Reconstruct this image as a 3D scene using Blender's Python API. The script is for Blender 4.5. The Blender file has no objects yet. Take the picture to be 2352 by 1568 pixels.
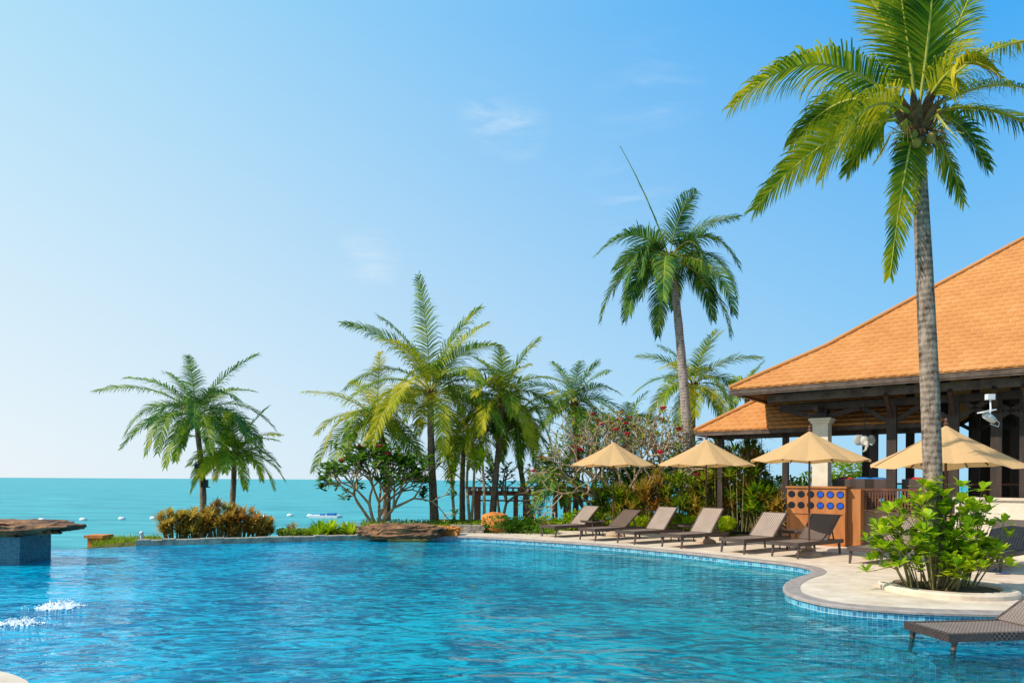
import bpy, math, random
from mathutils import Vector, Matrix, noise
from math import sin, cos, pi, radians, sqrt
V = Vector
S = bpy.context.scene
COL = S.collection
F0 = 1568.0; CX = 1176.0; CY = 1103.0; SR = 0.006; CR = sqrt(1-SR*SR)
CAM = V((0, 0, 1.65)); RV = V((CR, 0, SR)); UV_ = V((-SR, 0, CR))
def P(px, py, Y):
    return CAM + V((0, Y, 0)) + RV*((px-CX)/F0*Y) + UV_*((CY-py)/F0*Y)
def G(px, py, z=0.0):
    d = V((0, 1, 0)) + RV*((px-CX)/F0) + UV_*((CY-py)/F0)
    k = (z-CAM.z)/d.z
    return CAM + d*k
def X(px, Y): return (px-CX)/F0*Y
# ------------------------------------------------------------------ mesh builder
class MB:
    def __init__(s): s.v = []; s.f = []; s.m = []; s.uv = {}
    def a(s, p, uv=None):
        s.v.append(V(p)); i = len(s.v)-1
        if uv is not None: s.uv[i] = uv
        return i
    def face(s, idx, mi=0): s.f.append(tuple(idx)); s.m.append(mi)
    def poly(s, pts, mi=0): s.face([s.a(p) for p in pts], mi)
    def obox(s, c, ax, ay, az, mi=0):
        c = V(c); i = [s.a(c+sx*ax+sy*ay+sz*az) for sx in (-1, 1) for sy in (-1, 1) for sz in (-1, 1)]
        for q in ((0,1,3,2),(4,6,7,5),(0,4,5,1),(2,3,7,6),(0,2,6,4),(1,5,7,3)): s.face([i[k] for k in q], mi)
    def box(s, x0, x1, y0, y1, z0, z1, mi=0):
        s.obox(((x0+x1)/2, (y0+y1)/2, (z0+z1)/2), V(((x1-x0)/2,0,0)), V((0,(y1-y0)/2,0)), V((0,0,(z1-z0)/2)), mi)
    def bar(s, p, q, w, h, mi=0):
        p = V(p); q = V(q); d = (q-p); l = d.length; d.normalize()
        r = d.cross(V((0,0,1)))
        if r.length < .01: r = V((1,0,0))
        r.normalize(); u = r.cross(d)
        s.obox((p+q)/2, d*l/2, r*w/2, u*h/2, mi)
    def tube(s, pts, rad, n=8, mi=0, cap=True):
        pts = [V(p) for p in pts]; rings = []
        if not hasattr(rad, '__len__'): rad = [rad]*len(pts)
        ref = V((0.1, 1, 0.03)).normalized()
        for i, p in enumerate(pts):
            t = (pts[min(i+1, len(pts)-1)]-pts[max(i-1, 0)])
            if t.length < 1e-6: t = V((0,0,1))
            t.normalize(); u = t.cross(ref)
            if u.length < .05: u = t.cross(V((1,0,0)))
            u.normalize(); w = t.cross(u)
            rings.append([s.a(p+(u*cos(2*pi*k/n)+w*sin(2*pi*k/n))*rad[i]) for k in range(n)])
        for i in range(len(rings)-1):
            for k in range(n):
                s.face((rings[i][k], rings[i][(k+1) % n], rings[i+1][(k+1) % n], rings[i+1][k]), mi)
        if cap:
            s.face(rings[0][::-1], mi); s.face(rings[-1], mi)
    def lathe(s, c, prof, n=16, mi=0):
        c = V(c); rings = []
        for r, z in prof: rings.append([s.a(c+V((r*cos(2*pi*k/n), r*sin(2*pi*k/n), z))) for k in range(n)])
        for i in range(len(rings)-1):
            for k in range(n): s.face((rings[i][k], rings[i][(k+1) % n], rings[i+1][(k+1) % n], rings[i+1][k]), mi)
        s.face(rings[0][::-1], mi); s.face(rings[-1], mi)
    def sphere(s, c, r, sc=(1,1,1), n=10, m=6, mi=0):
        prof = [(max(.001, r*sin(pi*i/m)), -r*cos(pi*i/m)) for i in range(m+1)]
        k0 = len(s.v); s.lathe((0,0,0), prof, n, mi)
        for i in range(k0, len(s.v)): s.v[i] = V(c)+V((s.v[i].x*sc[0], s.v[i].y*sc[1], s.v[i].z*sc[2]))
    def leaf(s, p, d, up, l, w, mi=0, curl=.15):
        d = d.normalized(); sd = d.cross(up)
        if sd.length < .05: sd = d.cross(V((1,0,0)))
        sd.normalize(); dn = V((0,0,-1))*l*curl
        a = s.a(p); b = s.a(p+d*.4*l+sd*w*.36+dn*.1); c = s.a(p+d*.4*l-sd*w*.36+dn*.1)
        e = s.a(p+d*.75*l+sd*w*.5+dn*.5); f = s.a(p+d*.75*l-sd*w*.5+dn*.5); g = s.a(p+d*l+dn)
        s.face((a, b, c), mi); s.face((c, b, e, f), mi); s.face((f, e, g), mi)
    def strap(s, p, d, l, w, droop=.5, seg=3, mi=0):
        d = d.normalized(); sd = d.cross(V((0,0,1)))
        if sd.length < .05: sd = V((1,0,0))
        sd.normalize(); q = V(p); pr = None
        for k in range(seg):
            ww = w*(1-.75*abs(k/seg-.3)) *.5
            i = (s.a(q+sd*ww), s.a(q-sd*ww))
            if pr: s.face((pr[0], pr[1], i[1], i[0]), mi)
            pr = i; q = q+d*(l/seg); d = (d+V((0,0,-droop))*(k+1)/seg).normalized()
        t = s.a(q); s.face((pr[0], pr[1], t), mi)
    def build(s, name, mats, parent=None, smooth=False):
        me = bpy.data.meshes.new(name)
        off = V((0,0,0)); pp = parent
        while pp is not None: off = off+pp.location; pp = pp.parent
        me.from_pydata([tuple(p-off) for p in s.v], [], s.f)
        if not isinstance(mats, (list, tuple)): mats = [mats]
        for m in mats: me.materials.append(m)
        me.polygons.foreach_set('material_index', s.m)
        if smooth: me.polygons.foreach_set('use_smooth', [True]*len(s.f))
        if s.uv:
            ul = me.uv_layers.new(name='UVMap')
            for lp in me.loops: ul.data[lp.index].uv = s.uv.get(lp.vertex_index, (0, 0))
        me.update()
        o = bpy.data.objects.new(name, me); COL.objects.link(o)
        if parent is not None: o.parent = parent
        return o
def tag(o, label=None, cat=None, group=None, kind=None):
    if label: o['label'] = label
    if cat: o['category'] = cat
    if group: o['group'] = group
    if kind: o['kind'] = kind
    return o
def empty(name, loc, label, cat, group=None, rz=0):
    o = bpy.data.objects.new(name, None); COL.objects.link(o); o.location = V(loc); o.rotation_euler = (0, 0, rz)
    o.empty_display_size = .2
    return tag(o, label, cat, group)
def dup(o, parent=None):
    c = o.copy(); COL.objects.link(c); c.parent = parent
    for ch in list(o.children): dup(ch, c)
    return c
# ------------------------------------------------------------------ materials
def newmat(name):
    m = bpy.data.materials.new(name); m.use_nodes = True; nt = m.node_tree; nt.nodes.clear()
    return m, nt, nt.nodes, nt.links
def C4(c): return (c[0], c[1], c[2], 1)
def mat(name, c1, c2=None, scale=5, rough=.7, bump=0, bscale=None, spec=.3, coord='Object', stretch=(1,1,1), detail=5, metal=0, c3=None):
    m, nt, N, L = newmat(name)
    out = N.new('ShaderNodeOutputMaterial'); b = N.new('ShaderNodeBsdfPrincipled'); L.new(b.outputs[0], out.inputs[0])
    b.inputs['Roughness'].default_value = rough; b.inputs['Specular IOR Level'].default_value = spec; b.inputs['Metallic'].default_value = metal
    b.inputs['Base Color'].default_value = C4(c1)
    tc = N.new('ShaderNodeTexCoord'); mp = N.new('ShaderNodeMapping'); mp.inputs['Scale'].default_value = stretch
    L.new(tc.outputs[coord], mp.inputs[0])
    if c2:
        n = N.new('ShaderNodeTexNoise'); n.inputs['Scale'].default_value = scale; n.inputs['Detail'].default_value = detail; n.inputs['Roughness'].default_value = .65
        L.new(mp.outputs[0], n.inputs[0]); r = N.new('ShaderNodeValToRGB')
        r.color_ramp.elements[0].position = .35; r.color_ramp.elements[1].position = .65
        r.color_ramp.elements[0].color = C4(c1); r.color_ramp.elements[1].color = C4(c2)
        if c3: e = r.color_ramp.elements.new(.5); e.color = C4(c3)
        L.new(n.outputs[0], r.inputs[0]); L.new(r.outputs[0], b.inputs['Base Color'])
    if bump:
        n2 = N.new('ShaderNodeTexNoise'); n2.inputs['Scale'].default_value = bscale or scale*4; n2.inputs['Detail'].default_value = 6
        L.new(mp.outputs[0], n2.inputs[0]); bp = N.new('ShaderNodeBump'); bp.inputs['Strength'].default_value = 1; bp.inputs['Distance'].default_value = bump
        L.new(n2.outputs[0], bp.inputs['Height']); L.new(bp.outputs[0], b.inputs['Normal'])
    return m
def leafmat(name, cols, trans=.35, rough=.55, spec=.15):
    m, nt, N, L = newmat(name)
    out = N.new('ShaderNodeOutputMaterial'); b = N.new('ShaderNodeBsdfPrincipled'); t = N.new('ShaderNodeBsdfTranslucent'); mx = N.new('ShaderNodeMixShader')
    b.inputs['Roughness'].default_value = rough; b.inputs['Specular IOR Level'].default_value = spec
    g = N.new('ShaderNodeNewGeometry'); r = N.new('ShaderNodeValToRGB')
    el = r.color_ramp.elements
    for i, c in enumerate(cols):
        pos = i/(len(cols)-1)
        e = el[0] if i == 0 else (el[len(el)-1] if i == len(cols)-1 else el.new(pos))
        e.color = C4(c)
    n = N.new('ShaderNodeTexNoise'); n.inputs['Scale'].default_value = 1.3; tc = N.new('ShaderNodeTexCoord'); L.new(tc.outputs['Object'], n.inputs[0])
    ma = N.new('ShaderNodeMath'); ma.operation = 'MULTIPLY_ADD'; ma.inputs[1].default_value = .6
    mb = N.new('ShaderNodeMath'); mb.operation = 'MULTIPLY_ADD'; mb.inputs[1].default_value = 1.6; mb.inputs[2].default_value = -.6
    L.new(n.outputs[0], mb.inputs[0]); L.new(g.outputs['Random Per Island'], ma.inputs[0]); L.new(mb.outputs[0], ma.inputs[2])
    L.new(ma.outputs[0], r.inputs[0]); L.new(r.outputs[0], b.inputs['Base Color']); L.new(r.outputs[0], t.inputs[0])
    mx.inputs[0].default_value = trans; L.new(b.outputs[0], mx.inputs[1]); L.new(t.outputs[0], mx.inputs[2]); L.new(mx.outputs[0], out.inputs[0])
    return m
M = {}
M['deck'] = mat('deck_stone', (.56,.43,.31), (.74,.60,.46), 2.5, .75, .003, 30)
M['coping'] = mat('coping_stone', (.28,.22,.19), (.40,.33,.29), 6, .6, .004, 40)
M['curb'] = mat('curb_stone', (.20,.16,.12), (.44,.37,.29), 5, .85, .03, 9)
M['rock'] = mat('red_rock', (.06,.03,.02), (.42,.19,.08), 1.9, .85, .09, 6, c3=(.20,.095,.045))
M['boulder'] = mat('orange_rock', (.50,.15,.025), (.72,.27,.055), 2, .75, .02, 7)
M['soil'] = mat('soil', (.05,.03,.015), (.16,.10,.05), 6, .95, .03, 20)
M['garden'] = mat('garden_ground', (.06,.07,.015), (.20,.17,.05), 2, .95, .03, 12)
M['plaster'] = mat('cream_plaster', (.62,.52,.38), (.74,.64,.50), 3, .85, .006, 20)
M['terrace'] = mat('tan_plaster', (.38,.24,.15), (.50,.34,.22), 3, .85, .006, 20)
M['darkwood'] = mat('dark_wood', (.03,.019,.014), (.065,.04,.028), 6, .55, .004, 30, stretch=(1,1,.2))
M['fascia'] = mat('fascia_wood', (.06,.035,.025), (.13,.09,.065), 4, .6, .004, 30)
M['soffit'] = mat('soffit_boards', (.12,.075,.05), (.20,.13,.09), 4, .6, .004, 30)
M['cabwood'] = mat('cabinet_wood', (.34,.11,.03), (.52,.20,.06), 3, .5, .003, 20, stretch=(1,1,.15))
M['railwood'] = mat('rail_wood', (.10,.035,.02), (.18,.07,.035), 5, .55)
M['pergola'] = mat('pergola_wood', (.38,.12,.07), (.52,.20,.12), 5, .7)
M['blueglass'] = mat('blue_glass', (.01,.03,.30), (.02,.10,.55), 9, .12, spec=.6)
M['blackhole'] = mat('dark_recess', (.008,.008,.012), rough=.4)
M['white'] = mat('white_paint', (.72,.72,.70), (.62,.62,.60), 6, .5)
M['grey'] = mat('grey_metal', (.30,.31,.32), rough=.35, metal=.6)
M['black'] = mat('black_plastic', (.015,.015,.017), rough=.45)
M['red'] = mat('red_cloth', (.50,.02,.03), (.36,.015,.02), 20, .85)
M['blue'] = mat('blue_cloth', (.02,.17,.45), (.015,.11,.33), 20, .85)
M['flower'] = mat('pink_petals', (.85,.03,.16), (.90,.12,.28), 9, .6)
M['stonebase'] = mat('tan_stone', (.40,.28,.19), (.50,.37,.26), 8, .8, .01)
M['ivory'] = mat('ivory_stone', (.55,.50,.42), (.40,.36,.30), 8, .7)
M['pole'] = mat('pole_wood', (.09,.035,.02), (.15,.065,.035), 12, .45, stretch=(1,1,.1))
M['bark'] = mat('pale_bark', (.28,.18,.10), (.54,.40,.24), 8, .85, .01, 30)
M['stem'] = mat('green_brown_stem', (.16,.13,.05), (.30,.25,.09), 8, .8)
M['fibre'] = mat('palm_fibre', (.12,.055,.025), (.28,.15,.06), 9, .9, .02, 30)
M['coconut'] = mat('coconut_husk', (.30,.17,.03), (.42,.30,.06), 5, .6)
M['rubber'] = mat('rubber_blue', (.03,.08,.25), rough=.6)
def trunkmat(name, c1, c2, sc, bd=.008, wave=.12, p0=.36, p1=.56):
    m, nt, N, L = newmat(name)
    out = N.new('ShaderNodeOutputMaterial'); b = N.new('ShaderNodeBsdfPrincipled'); L.new(b.outputs[0], out.inputs[0]); b.inputs['Roughness'].default_value = .85; b.inputs['Specular IOR Level'].default_value = .15
    tc = N.new('ShaderNodeTexCoord'); w = N.new('ShaderNodeTexWave'); w.bands_direction = 'Z'; w.inputs['Scale'].default_value = sc; w.inputs['Distortion'].default_value = 3.5; w.inputs['Detail'].default_value = 4; w.inputs['Detail Scale'].default_value = 2.5
    L.new(tc.outputs['Object'], w.inputs[0]); n = N.new('ShaderNodeTexNoise'); n.inputs['Scale'].default_value = 4; n.inputs['Detail'].default_value = 9; n.inputs['Roughness'].default_value = .75
    mp = N.new('ShaderNodeMapping'); mp.inputs['Scale'].default_value = (2.2,2.2,.8); L.new(tc.outputs['Object'], mp.inputs[0]); L.new(mp.outputs[0], n.inputs[0])
    r = N.new('ShaderNodeValToRGB'); r.color_ramp.elements[0].position = p0; r.color_ramp.elements[1].position = p1; r.color_ramp.elements[0].color = C4(c1); r.color_ramp.elements[1].color = C4(c2)
    ad = N.new('ShaderNodeMath'); ad.operation = 'MULTIPLY_ADD'; ad.inputs[1].default_value = wave; L.new(w.outputs['Fac'], ad.inputs[0])
    sb = N.new('ShaderNodeMath'); sb.operation = 'SUBTRACT'; sb.inputs[1].default_value = wave*.45; L.new(n.outputs[0], sb.inputs[0]); L.new(sb.outputs[0], ad.inputs[2])
    L.new(ad.outputs[0], r.inputs[0]); L.new(r.outputs[0], b.inputs['Base Color'])
    bp = N.new('ShaderNodeBump'); bp.inputs['Distance'].default_value = bd; L.new(ad.outputs[0], bp.inputs['Height']); bp.inputs['Strength'].default_value = 1; L.new(bp.outputs[0], b.inputs['Normal'])
    return m
M['trunk'] = trunkmat('ringed_trunk', (.05,.03,.02), (.42,.30,.22), 3.2, .03, .09, .36, .62)
M['trunkfar'] = trunkmat('brown_trunk', (.07,.045,.03), (.30,.20,.14), 4, .05)
M['trunkgrey'] = trunkmat('grey_trunk', (.14,.11,.10), (.40,.33,.28), 3, .04)
def tilemat(name, c1, c2, cm, w, h, uv=True, rough=.25):
    m, nt, N, L = newmat(name)
    out = N.new('ShaderNodeOutputMaterial'); b = N.new('ShaderNodeBsdfPrincipled'); L.new(b.outputs[0], out.inputs[0]); b.inputs['Roughness'].default_value = rough
    tc = N.new('ShaderNodeTexCoord'); br = N.new('ShaderNodeTexBrick'); br.offset = 0; br.inputs['Scale'].default_value = 1; br.inputs['Brick Width'].default_value = w; br.inputs['Row Height'].default_value = h
    br.inputs['Mortar Size'].default_value = w*.05; br.inputs['Color1'].default_value = C4(c1); br.inputs['Color2'].default_value = C4(c2); br.inputs['Mortar'].default_value = C4(cm); br.inputs['Bias'].default_value = -.1
    L.new(tc.outputs['UV' if uv else 'Object'], br.inputs[0]); L.new(br.outputs[0], b.inputs['Base Color'])
    return m
M['poolwall'] = tilemat('pool_wall_mosaic', (.03,.16,.30), (.16,.52,.62), (.45,.6,.6), .06, .06)
M['blocktile'] = tilemat('block_mosaic', (.02,.10,.15), (.05,.19,.25), (.08,.20,.24), .06, .06)
M['poolfloor'] = tilemat('pool_floor_mosaic', (.01,.24,.38), (.05,.46,.56), (.12,.50,.54), .08, .08, uv=False)
M['shelf'] = tilemat('shelf_mosaic', (.03,.22,.36), (.14,.58,.66), (.30,.66,.68), .09, .09, uv=False)
def wicker(name, c1, c2, sc=34):
    m, nt, N, L = newmat(name)
    out = N.new('ShaderNodeOutputMaterial'); b = N.new('ShaderNodeBsdfPrincipled'); L.new(b.outputs[0], out.inputs[0]); b.inputs['Roughness'].default_value = .5
    tc = N.new('ShaderNodeTexCoord'); ck = N.new('ShaderNodeTexChecker'); ck.inputs['Scale'].default_value = sc; ck.inputs[1].default_value = C4(c1); ck.inputs[2].default_value = C4(c2)
    L.new(tc.outputs['Object'], ck.inputs[0]); n = N.new('ShaderNodeTexNoise'); n.inputs['Scale'].default_value = 4; L.new(tc.outputs['Object'], n.inputs[0])
    mx = N.new('ShaderNodeMix'); mx.data_type = 'RGBA'; mx.blend_type = 'MULTIPLY'; mx.inputs[0].default_value = .35
    L.new(ck.outputs[0], mx.inputs[6]); L.new(n.outputs[0], mx.inputs[7]); L.new(mx.outputs[2], b.inputs['Base Color'])
    bp = N.new('ShaderNodeBump'); bp.inputs['Distance'].default_value = .004; L.new(ck.outputs[1], bp.inputs['Height']); L.new(bp.outputs[0], b.inputs['Normal'])
    return m
M['wicker'] = wicker('woven_taupe', (.19,.125,.095), (.36,.265,.21), 46)
M['wickerlight'] = wicker('woven_beige', (.24,.165,.125), (.52,.40,.32), 40)
M['wickerdark'] = wicker('woven_brown', (.06,.035,.027), (.15,.10,.08))
M['wickerbrown'] = wicker('woven_mid_brown', (.08,.05,.04), (.20,.14,.105), 44)
def rooftile(name):
    m, nt, N, L = newmat(name)
    out = N.new('ShaderNodeOutputMaterial'); b = N.new('ShaderNodeBsdfPrincipled'); L.new(b.outputs[0], out.inputs[0]); b.inputs['Roughness'].default_value = .75; b.inputs['Specular IOR Level'].default_value = .15
    g = N.new('ShaderNodeNewGeometry'); r = N.new('ShaderNodeValToRGB'); tc = N.new('ShaderNodeTexCoord'); n = N.new('ShaderNodeTexNoise'); n.inputs['Scale'].default_value = .5; n.inputs['Detail'].default_value = 7; n.inputs['Roughness'].default_value = .6
    L.new(tc.outputs['Object'], n.inputs[0]); e = r.color_ramp.elements; e[0].position = .15; e[1].position = .85; e[0].color = (.46,.17,.05,1); e[1].color = (.66,.31,.12,1); k = e.new(.5); k.color = (.57,.235,.07,1)
    ma = N.new('ShaderNodeMath'); ma.operation = 'MULTIPLY_ADD'; ma.inputs[1].default_value = .18; L.new(g.outputs['Random Per Island'], ma.inputs[0])
    mb = N.new('ShaderNodeMath'); mb.operation = 'MULTIPLY'; mb.inputs[1].default_value = .75; L.new(n.outputs[0], mb.inputs[0]); L.new(mb.outputs[0], ma.inputs[2])
    L.new(ma.outputs[0], r.inputs[0]); L.new(r.outputs[0], b.inputs['Base Color'])
    return m
M['tile'] = rooftile('orange_roof_tile')
def canvas(name, c):
    m, nt, N, L = newmat(name)
    out = N.new('ShaderNodeOutputMaterial'); b = N.new('ShaderNodeBsdfPrincipled'); t = N.new('ShaderNodeBsdfTranslucent'); mx = N.new('ShaderNodeMixShader')
    b.inputs['Base Color'].default_value = C4(c); b.inputs['Roughness'].default_value = .85; b.inputs['Specular IOR Level'].default_value = .1; t.inputs[0].default_value = C4((c[0]*.95, c[1]*.8, c[2]*.55)); mx.inputs[0].default_value = .38
    L.new(b.outputs[0], mx.inputs[1]); L.new(t.outputs[0], mx.inputs[2]); L.new(mx.outputs[0], out.inputs[0])
    tc = N.new('ShaderNodeTexCoord'); n = N.new('ShaderNodeTexNoise'); n.inputs['Scale'].default_value = 6; L.new(tc.outputs['Object'], n.inputs[0]); bp = N.new('ShaderNodeBump'); bp.inputs['Distance'].default_value = .015; L.new(n.outputs[0], bp.inputs['Height']); L.new(bp.outputs[0], b.inputs['Normal'])
    return m
M['canvas'] = canvas('cream_canvas', (.78,.49,.23))
M['palmJ'] = leafmat('palm_bright', [(.02,.08,.01), (.12,.22,.01), (.38,.41,.012), (.62,.50,.015)], .44)
M['palmY'] = leafmat('palm_yellow', [(.16,.24,.01), (.42,.40,.012), (.70,.52,.018)], .44)
M['palmM'] = leafmat('palm_mid', [(.03,.10,.012), (.10,.20,.012), (.28,.36,.015), (.48,.44,.02)], .42)
M['palmD'] = leafmat('palm_dark', [(.015,.07,.022), (.045,.145,.024), (.15,.27,.03), (.32,.36,.03)], .38)
M['rachis'] = mat('frond_stem', (.34,.32,.04), (.50,.42,.05), 3, .5)
M['lime'] = leafmat('lime_leaf', [(.08,.22,.005), (.28,.46,.01), (.50,.60,.015), (.72,.68,.025)], .44, .45)
M['green'] = leafmat('green_leaf', [(.025,.09,.008), (.08,.20,.012), (.22,.36,.02)], .36)
M['yellowgreen'] = leafmat('yellow_green_leaf', [(.07,.16,.01), (.26,.36,.015), (.52,.50,.025)], .40)
M['bronze'] = leafmat('bronze_leaf', [(.16,.06,.02), (.40,.19,.03), (.56,.40,.05), (.20,.24,.03)], .40)
M['redleaf'] = leafmat('red_leaf', [(.24,.05,.02), (.50,.20,.04), (.60,.38,.06), (.36,.18,.03)], .40)
M['drybrown'] = leafmat('straw_leaf', [(.30,.20,.03), (.66,.48,.07), (.54,.34,.06), (.34,.34,.03)], .40)
def watermat():
    m, nt, N, L = newmat('pool_water_surface')
    out = N.new('ShaderNodeOutputMaterial'); g = N.new('ShaderNodeNewGeometry'); sp = N.new('ShaderNodeSeparateXYZ'); L.new(g.outputs['Position'], sp.inputs[0])
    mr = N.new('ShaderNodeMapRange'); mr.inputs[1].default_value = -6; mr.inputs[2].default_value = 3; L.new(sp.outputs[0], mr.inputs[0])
    def nz(scale, det, dist, st=(1,1,1), rot=.35):
        mp = N.new('ShaderNodeMapping'); mp.inputs['Scale'].default_value = st; mp.inputs['Rotation'].default_value = (0,0,rot); L.new(g.outputs['Position'], mp.inputs[0])
        n = N.new('ShaderNodeTexNoise'); n.inputs['Scale'].default_value = scale; n.inputs['Detail'].default_value = det; n.inputs['Distortion'].default_value = dist; L.new(mp.outputs[0], n.inputs[0]); return n
    na = nz(2.0, 2.5, 2.4, (1,1.8,1)); nb = nz(.45, 2, .6)
    def ramp(a, b, src, p0=.3, p1=.7):
        r = N.new('ShaderNodeValToRGB'); r.color_ramp.interpolation = 'EASE'; r.color_ramp.elements[0].position = p0; r.color_ramp.elements[1].position = p1; r.color_ramp.elements[0].color = C4(a); r.color_ramp.elements[1].color = C4(b); L.new(src, r.inputs[0]); return r
    mixn = N.new('ShaderNodeMath'); mixn.operation = 'MULTIPLY_ADD'; mixn.inputs[1].default_value = .6; L.new(na.outputs[0], mixn.inputs[0])
    h = N.new('ShaderNodeMath'); h.operation = 'MULTIPLY'; h.inputs[1].default_value = .4; L.new(nb.outputs[0], h.inputs[0]); L.new(h.outputs[0], mixn.inputs[2])
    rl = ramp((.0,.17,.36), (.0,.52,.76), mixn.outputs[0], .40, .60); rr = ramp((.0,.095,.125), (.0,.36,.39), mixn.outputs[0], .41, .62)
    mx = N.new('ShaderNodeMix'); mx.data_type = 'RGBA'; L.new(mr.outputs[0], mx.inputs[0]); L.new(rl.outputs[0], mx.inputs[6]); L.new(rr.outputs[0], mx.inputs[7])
    df = N.new('ShaderNodeBsdfDiffuse'); L.new(mx.outputs[2], df.inputs[0])
    tr = N.new('ShaderNodeBsdfTransparent'); tr.inputs[0].default_value = (.22,.85,.92,1)
    vd = N.new('ShaderNodeVectorMath'); vd.operation = 'DISTANCE'; vd.inputs[1].default_value = (7.2, 8.0, -.13); L.new(g.outputs['Position'], vd.inputs[0])
    mt = N.new('ShaderNodeMapRange'); mt.inputs[1].default_value = 2.6; mt.inputs[2].default_value = 4.6; mt.inputs[3].default_value = .92; mt.inputs[4].default_value = .28; L.new(vd.outputs['Value'], mt.inputs[0])
    body = N.new('ShaderNodeMixShader'); L.new(mt.outputs[0], body.inputs[0]); L.new(df.outputs[0], body.inputs[1]); L.new(tr.outputs[0], body.inputs[2])
    n1 = nz(1.3, 1.5, 1.0, (1,1.8,1)); n2 = nz(4.8, 2, 1.2, (1,1.6,1))
    hh = N.new('ShaderNodeMath'); hh.operation = 'MULTIPLY_ADD'; hh.inputs[1].default_value = .28; L.new(n2.outputs[0], hh.inputs[0]); L.new(n1.outputs[0], hh.inputs[2])
    bp = N.new('ShaderNodeBump'); bp.inputs['Distance'].default_value = .08; bp.inputs['Strength'].default_value = 1; L.new(hh.outputs[0], bp.inputs['Height'])
    gl = N.new('ShaderNodeBsdfGlossy'); gl.inputs['Roughness'].default_value = .02; gl.inputs[0].default_value = (.72,.92,1,1); L.new(bp.outputs[0], gl.inputs['Normal'])
    fr = N.new('ShaderNodeFresnel'); fr.inputs[0].default_value = 1.33; L.new(bp.outputs[0], fr.inputs['Normal'])
    fm = N.new('ShaderNodeMath'); fm.operation = 'MULTIPLY'; fm.inputs[1].default_value = .78; L.new(fr.outputs[0], fm.inputs[0])
    fin = N.new('ShaderNodeMixShader'); L.new(fm.outputs[0], fin.inputs[0]); L.new(body.outputs[0], fin.inputs[1]); L.new(gl.outputs[0], fin.inputs[2]); L.new(fin.outputs[0], out.inputs[0])
    return m
M['water'] = watermat()
def seamat():
    m, nt, N, L = newmat('sea_surface')
    out = N.new('ShaderNodeOutputMaterial'); g = N.new('ShaderNodeNewGeometry')
    mp = N.new('ShaderNodeMapping'); mp.inputs['Scale'].default_value = (.25,1,1); L.new(g.outputs['Position'], mp.inputs[0])
    n = N.new('ShaderNodeTexNoise'); n.inputs['Scale'].default_value = .3; n.inputs['Detail'].default_value = 9; n.inputs['Roughness'].default_value = .75; L.new(mp.outputs[0], n.inputs[0])
    r = N.new('ShaderNodeValToRGB'); r.color_ramp.elements[0].position = .38; r.color_ramp.elements[1].position = .64; r.color_ramp.elements[0].color = (.02,.24,.27,1); r.color_ramp.elements[1].color = (.08,.46,.46,1); L.new(n.outputs[0], r.inputs[0])
    b = N.new('ShaderNodeBsdfPrincipled'); b.inputs['Roughness'].default_value = .45; b.inputs['Specular IOR Level'].default_value = .15; L.new(r.outputs[0], b.inputs['Base Color'])
    bp = N.new('ShaderNodeBump'); bp.inputs['Distance'].default_value = .3; L.new(n.outputs[0], bp.inputs['Height']); L.new(bp.outputs[0], b.inputs['Normal'])
    L.new(b.outputs[0], out.inputs[0]); return m
M['sea'] = seamat()
M['foam'] = mat('foam', (.9,.93,.95), (.7,.82,.88), 14, .5, .02, 40)
# ------------------------------------------------------------------ world, sun, camera
SUN = V((-.66, -.24, .66)).normalized()
w = bpy.data.worlds.new('World'); S.world = w; w.use_nodes = True; nt = w.node_tree; N = nt.nodes; L = nt.links; N.clear()
out = N.new('ShaderNodeOutputWorld'); bg = N.new('ShaderNodeBackground'); bg.inputs[1].default_value = .1; L.new(bg.outputs[0], out.inputs[0])
sk = N.new('ShaderNodeTexSky'); sk.sky_type = 'NISHITA'; sk.sun_disc = False; sk.sun_elevation = math.asin(SUN.z); sk.sun_rotation = math.atan2(SUN.x, SUN.y); sk.ozone_density = 2
tc = N.new('ShaderNodeTexCoord'); sp = N.new('ShaderNodeSeparateXYZ'); L.new(tc.outputs['Generated'], sp.inputs[0])
def mr(src, a, b, c=0, d=1):
    q = N.new('ShaderNodeMapRange'); q.interpolation_type = 'SMOOTHSTEP' if (c, d) == (0, 1) else 'LINEAR'
    q.inputs[1].default_value = a; q.inputs[2].default_value = b; q.inputs[3].default_value = c; q.inputs[4].default_value = d; L.new(src, q.inputs[0]); return q.outputs[0]
def mixc(f, a, b):
    q = N.new('ShaderNodeMix'); q.data_type = 'RGBA'
    if isinstance(f, float): q.inputs[0].default_value = f
    else: L.new(f, q.inputs[0])
    for s_, i in ((a, 6), (b, 7)):
        if isinstance(s_, tuple): q.inputs[i].default_value = (s_[0]*10, s_[1]*10, s_[2]*10, 1)
        else: L.new(s_, q.inputs[i])
    return q.outputs[2]
fx = mr(sp.outputs[0], -.60, .50, 0, 1.0001)
hi = mixc(fx, (.44,.79,1.0), (.025,.40,.96)); lo = mixc(fx, (.90,.96,1.0), (.42,.76,.97))
fz = mr(sp.outputs[2], -.04, .56, 0, 1.0001)
grad = mixc(fz, lo, hi)
sky = mixc(.92, sk.outputs[0], grad)
nz = N.new('ShaderNodeTexNoise'); nz.inputs['Scale'].default_value = 8; nz.inputs['Detail'].default_value = 10; nz.inputs['Roughness'].default_value = .62; nz.inputs['Distortion'].default_value = .6
mp = N.new('ShaderNodeMapping'); mp.inputs['Scale'].default_value = (1, .6, 4.5); mp.inputs['Rotation'].default_value = (0, .3, 0); L.new(tc.outputs['Generated'], mp.inputs[0]); L.new(mp.outputs[0], nz.inputs[0])
nf = mr(nz.outputs[0], .42, .74)
tot = None
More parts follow.
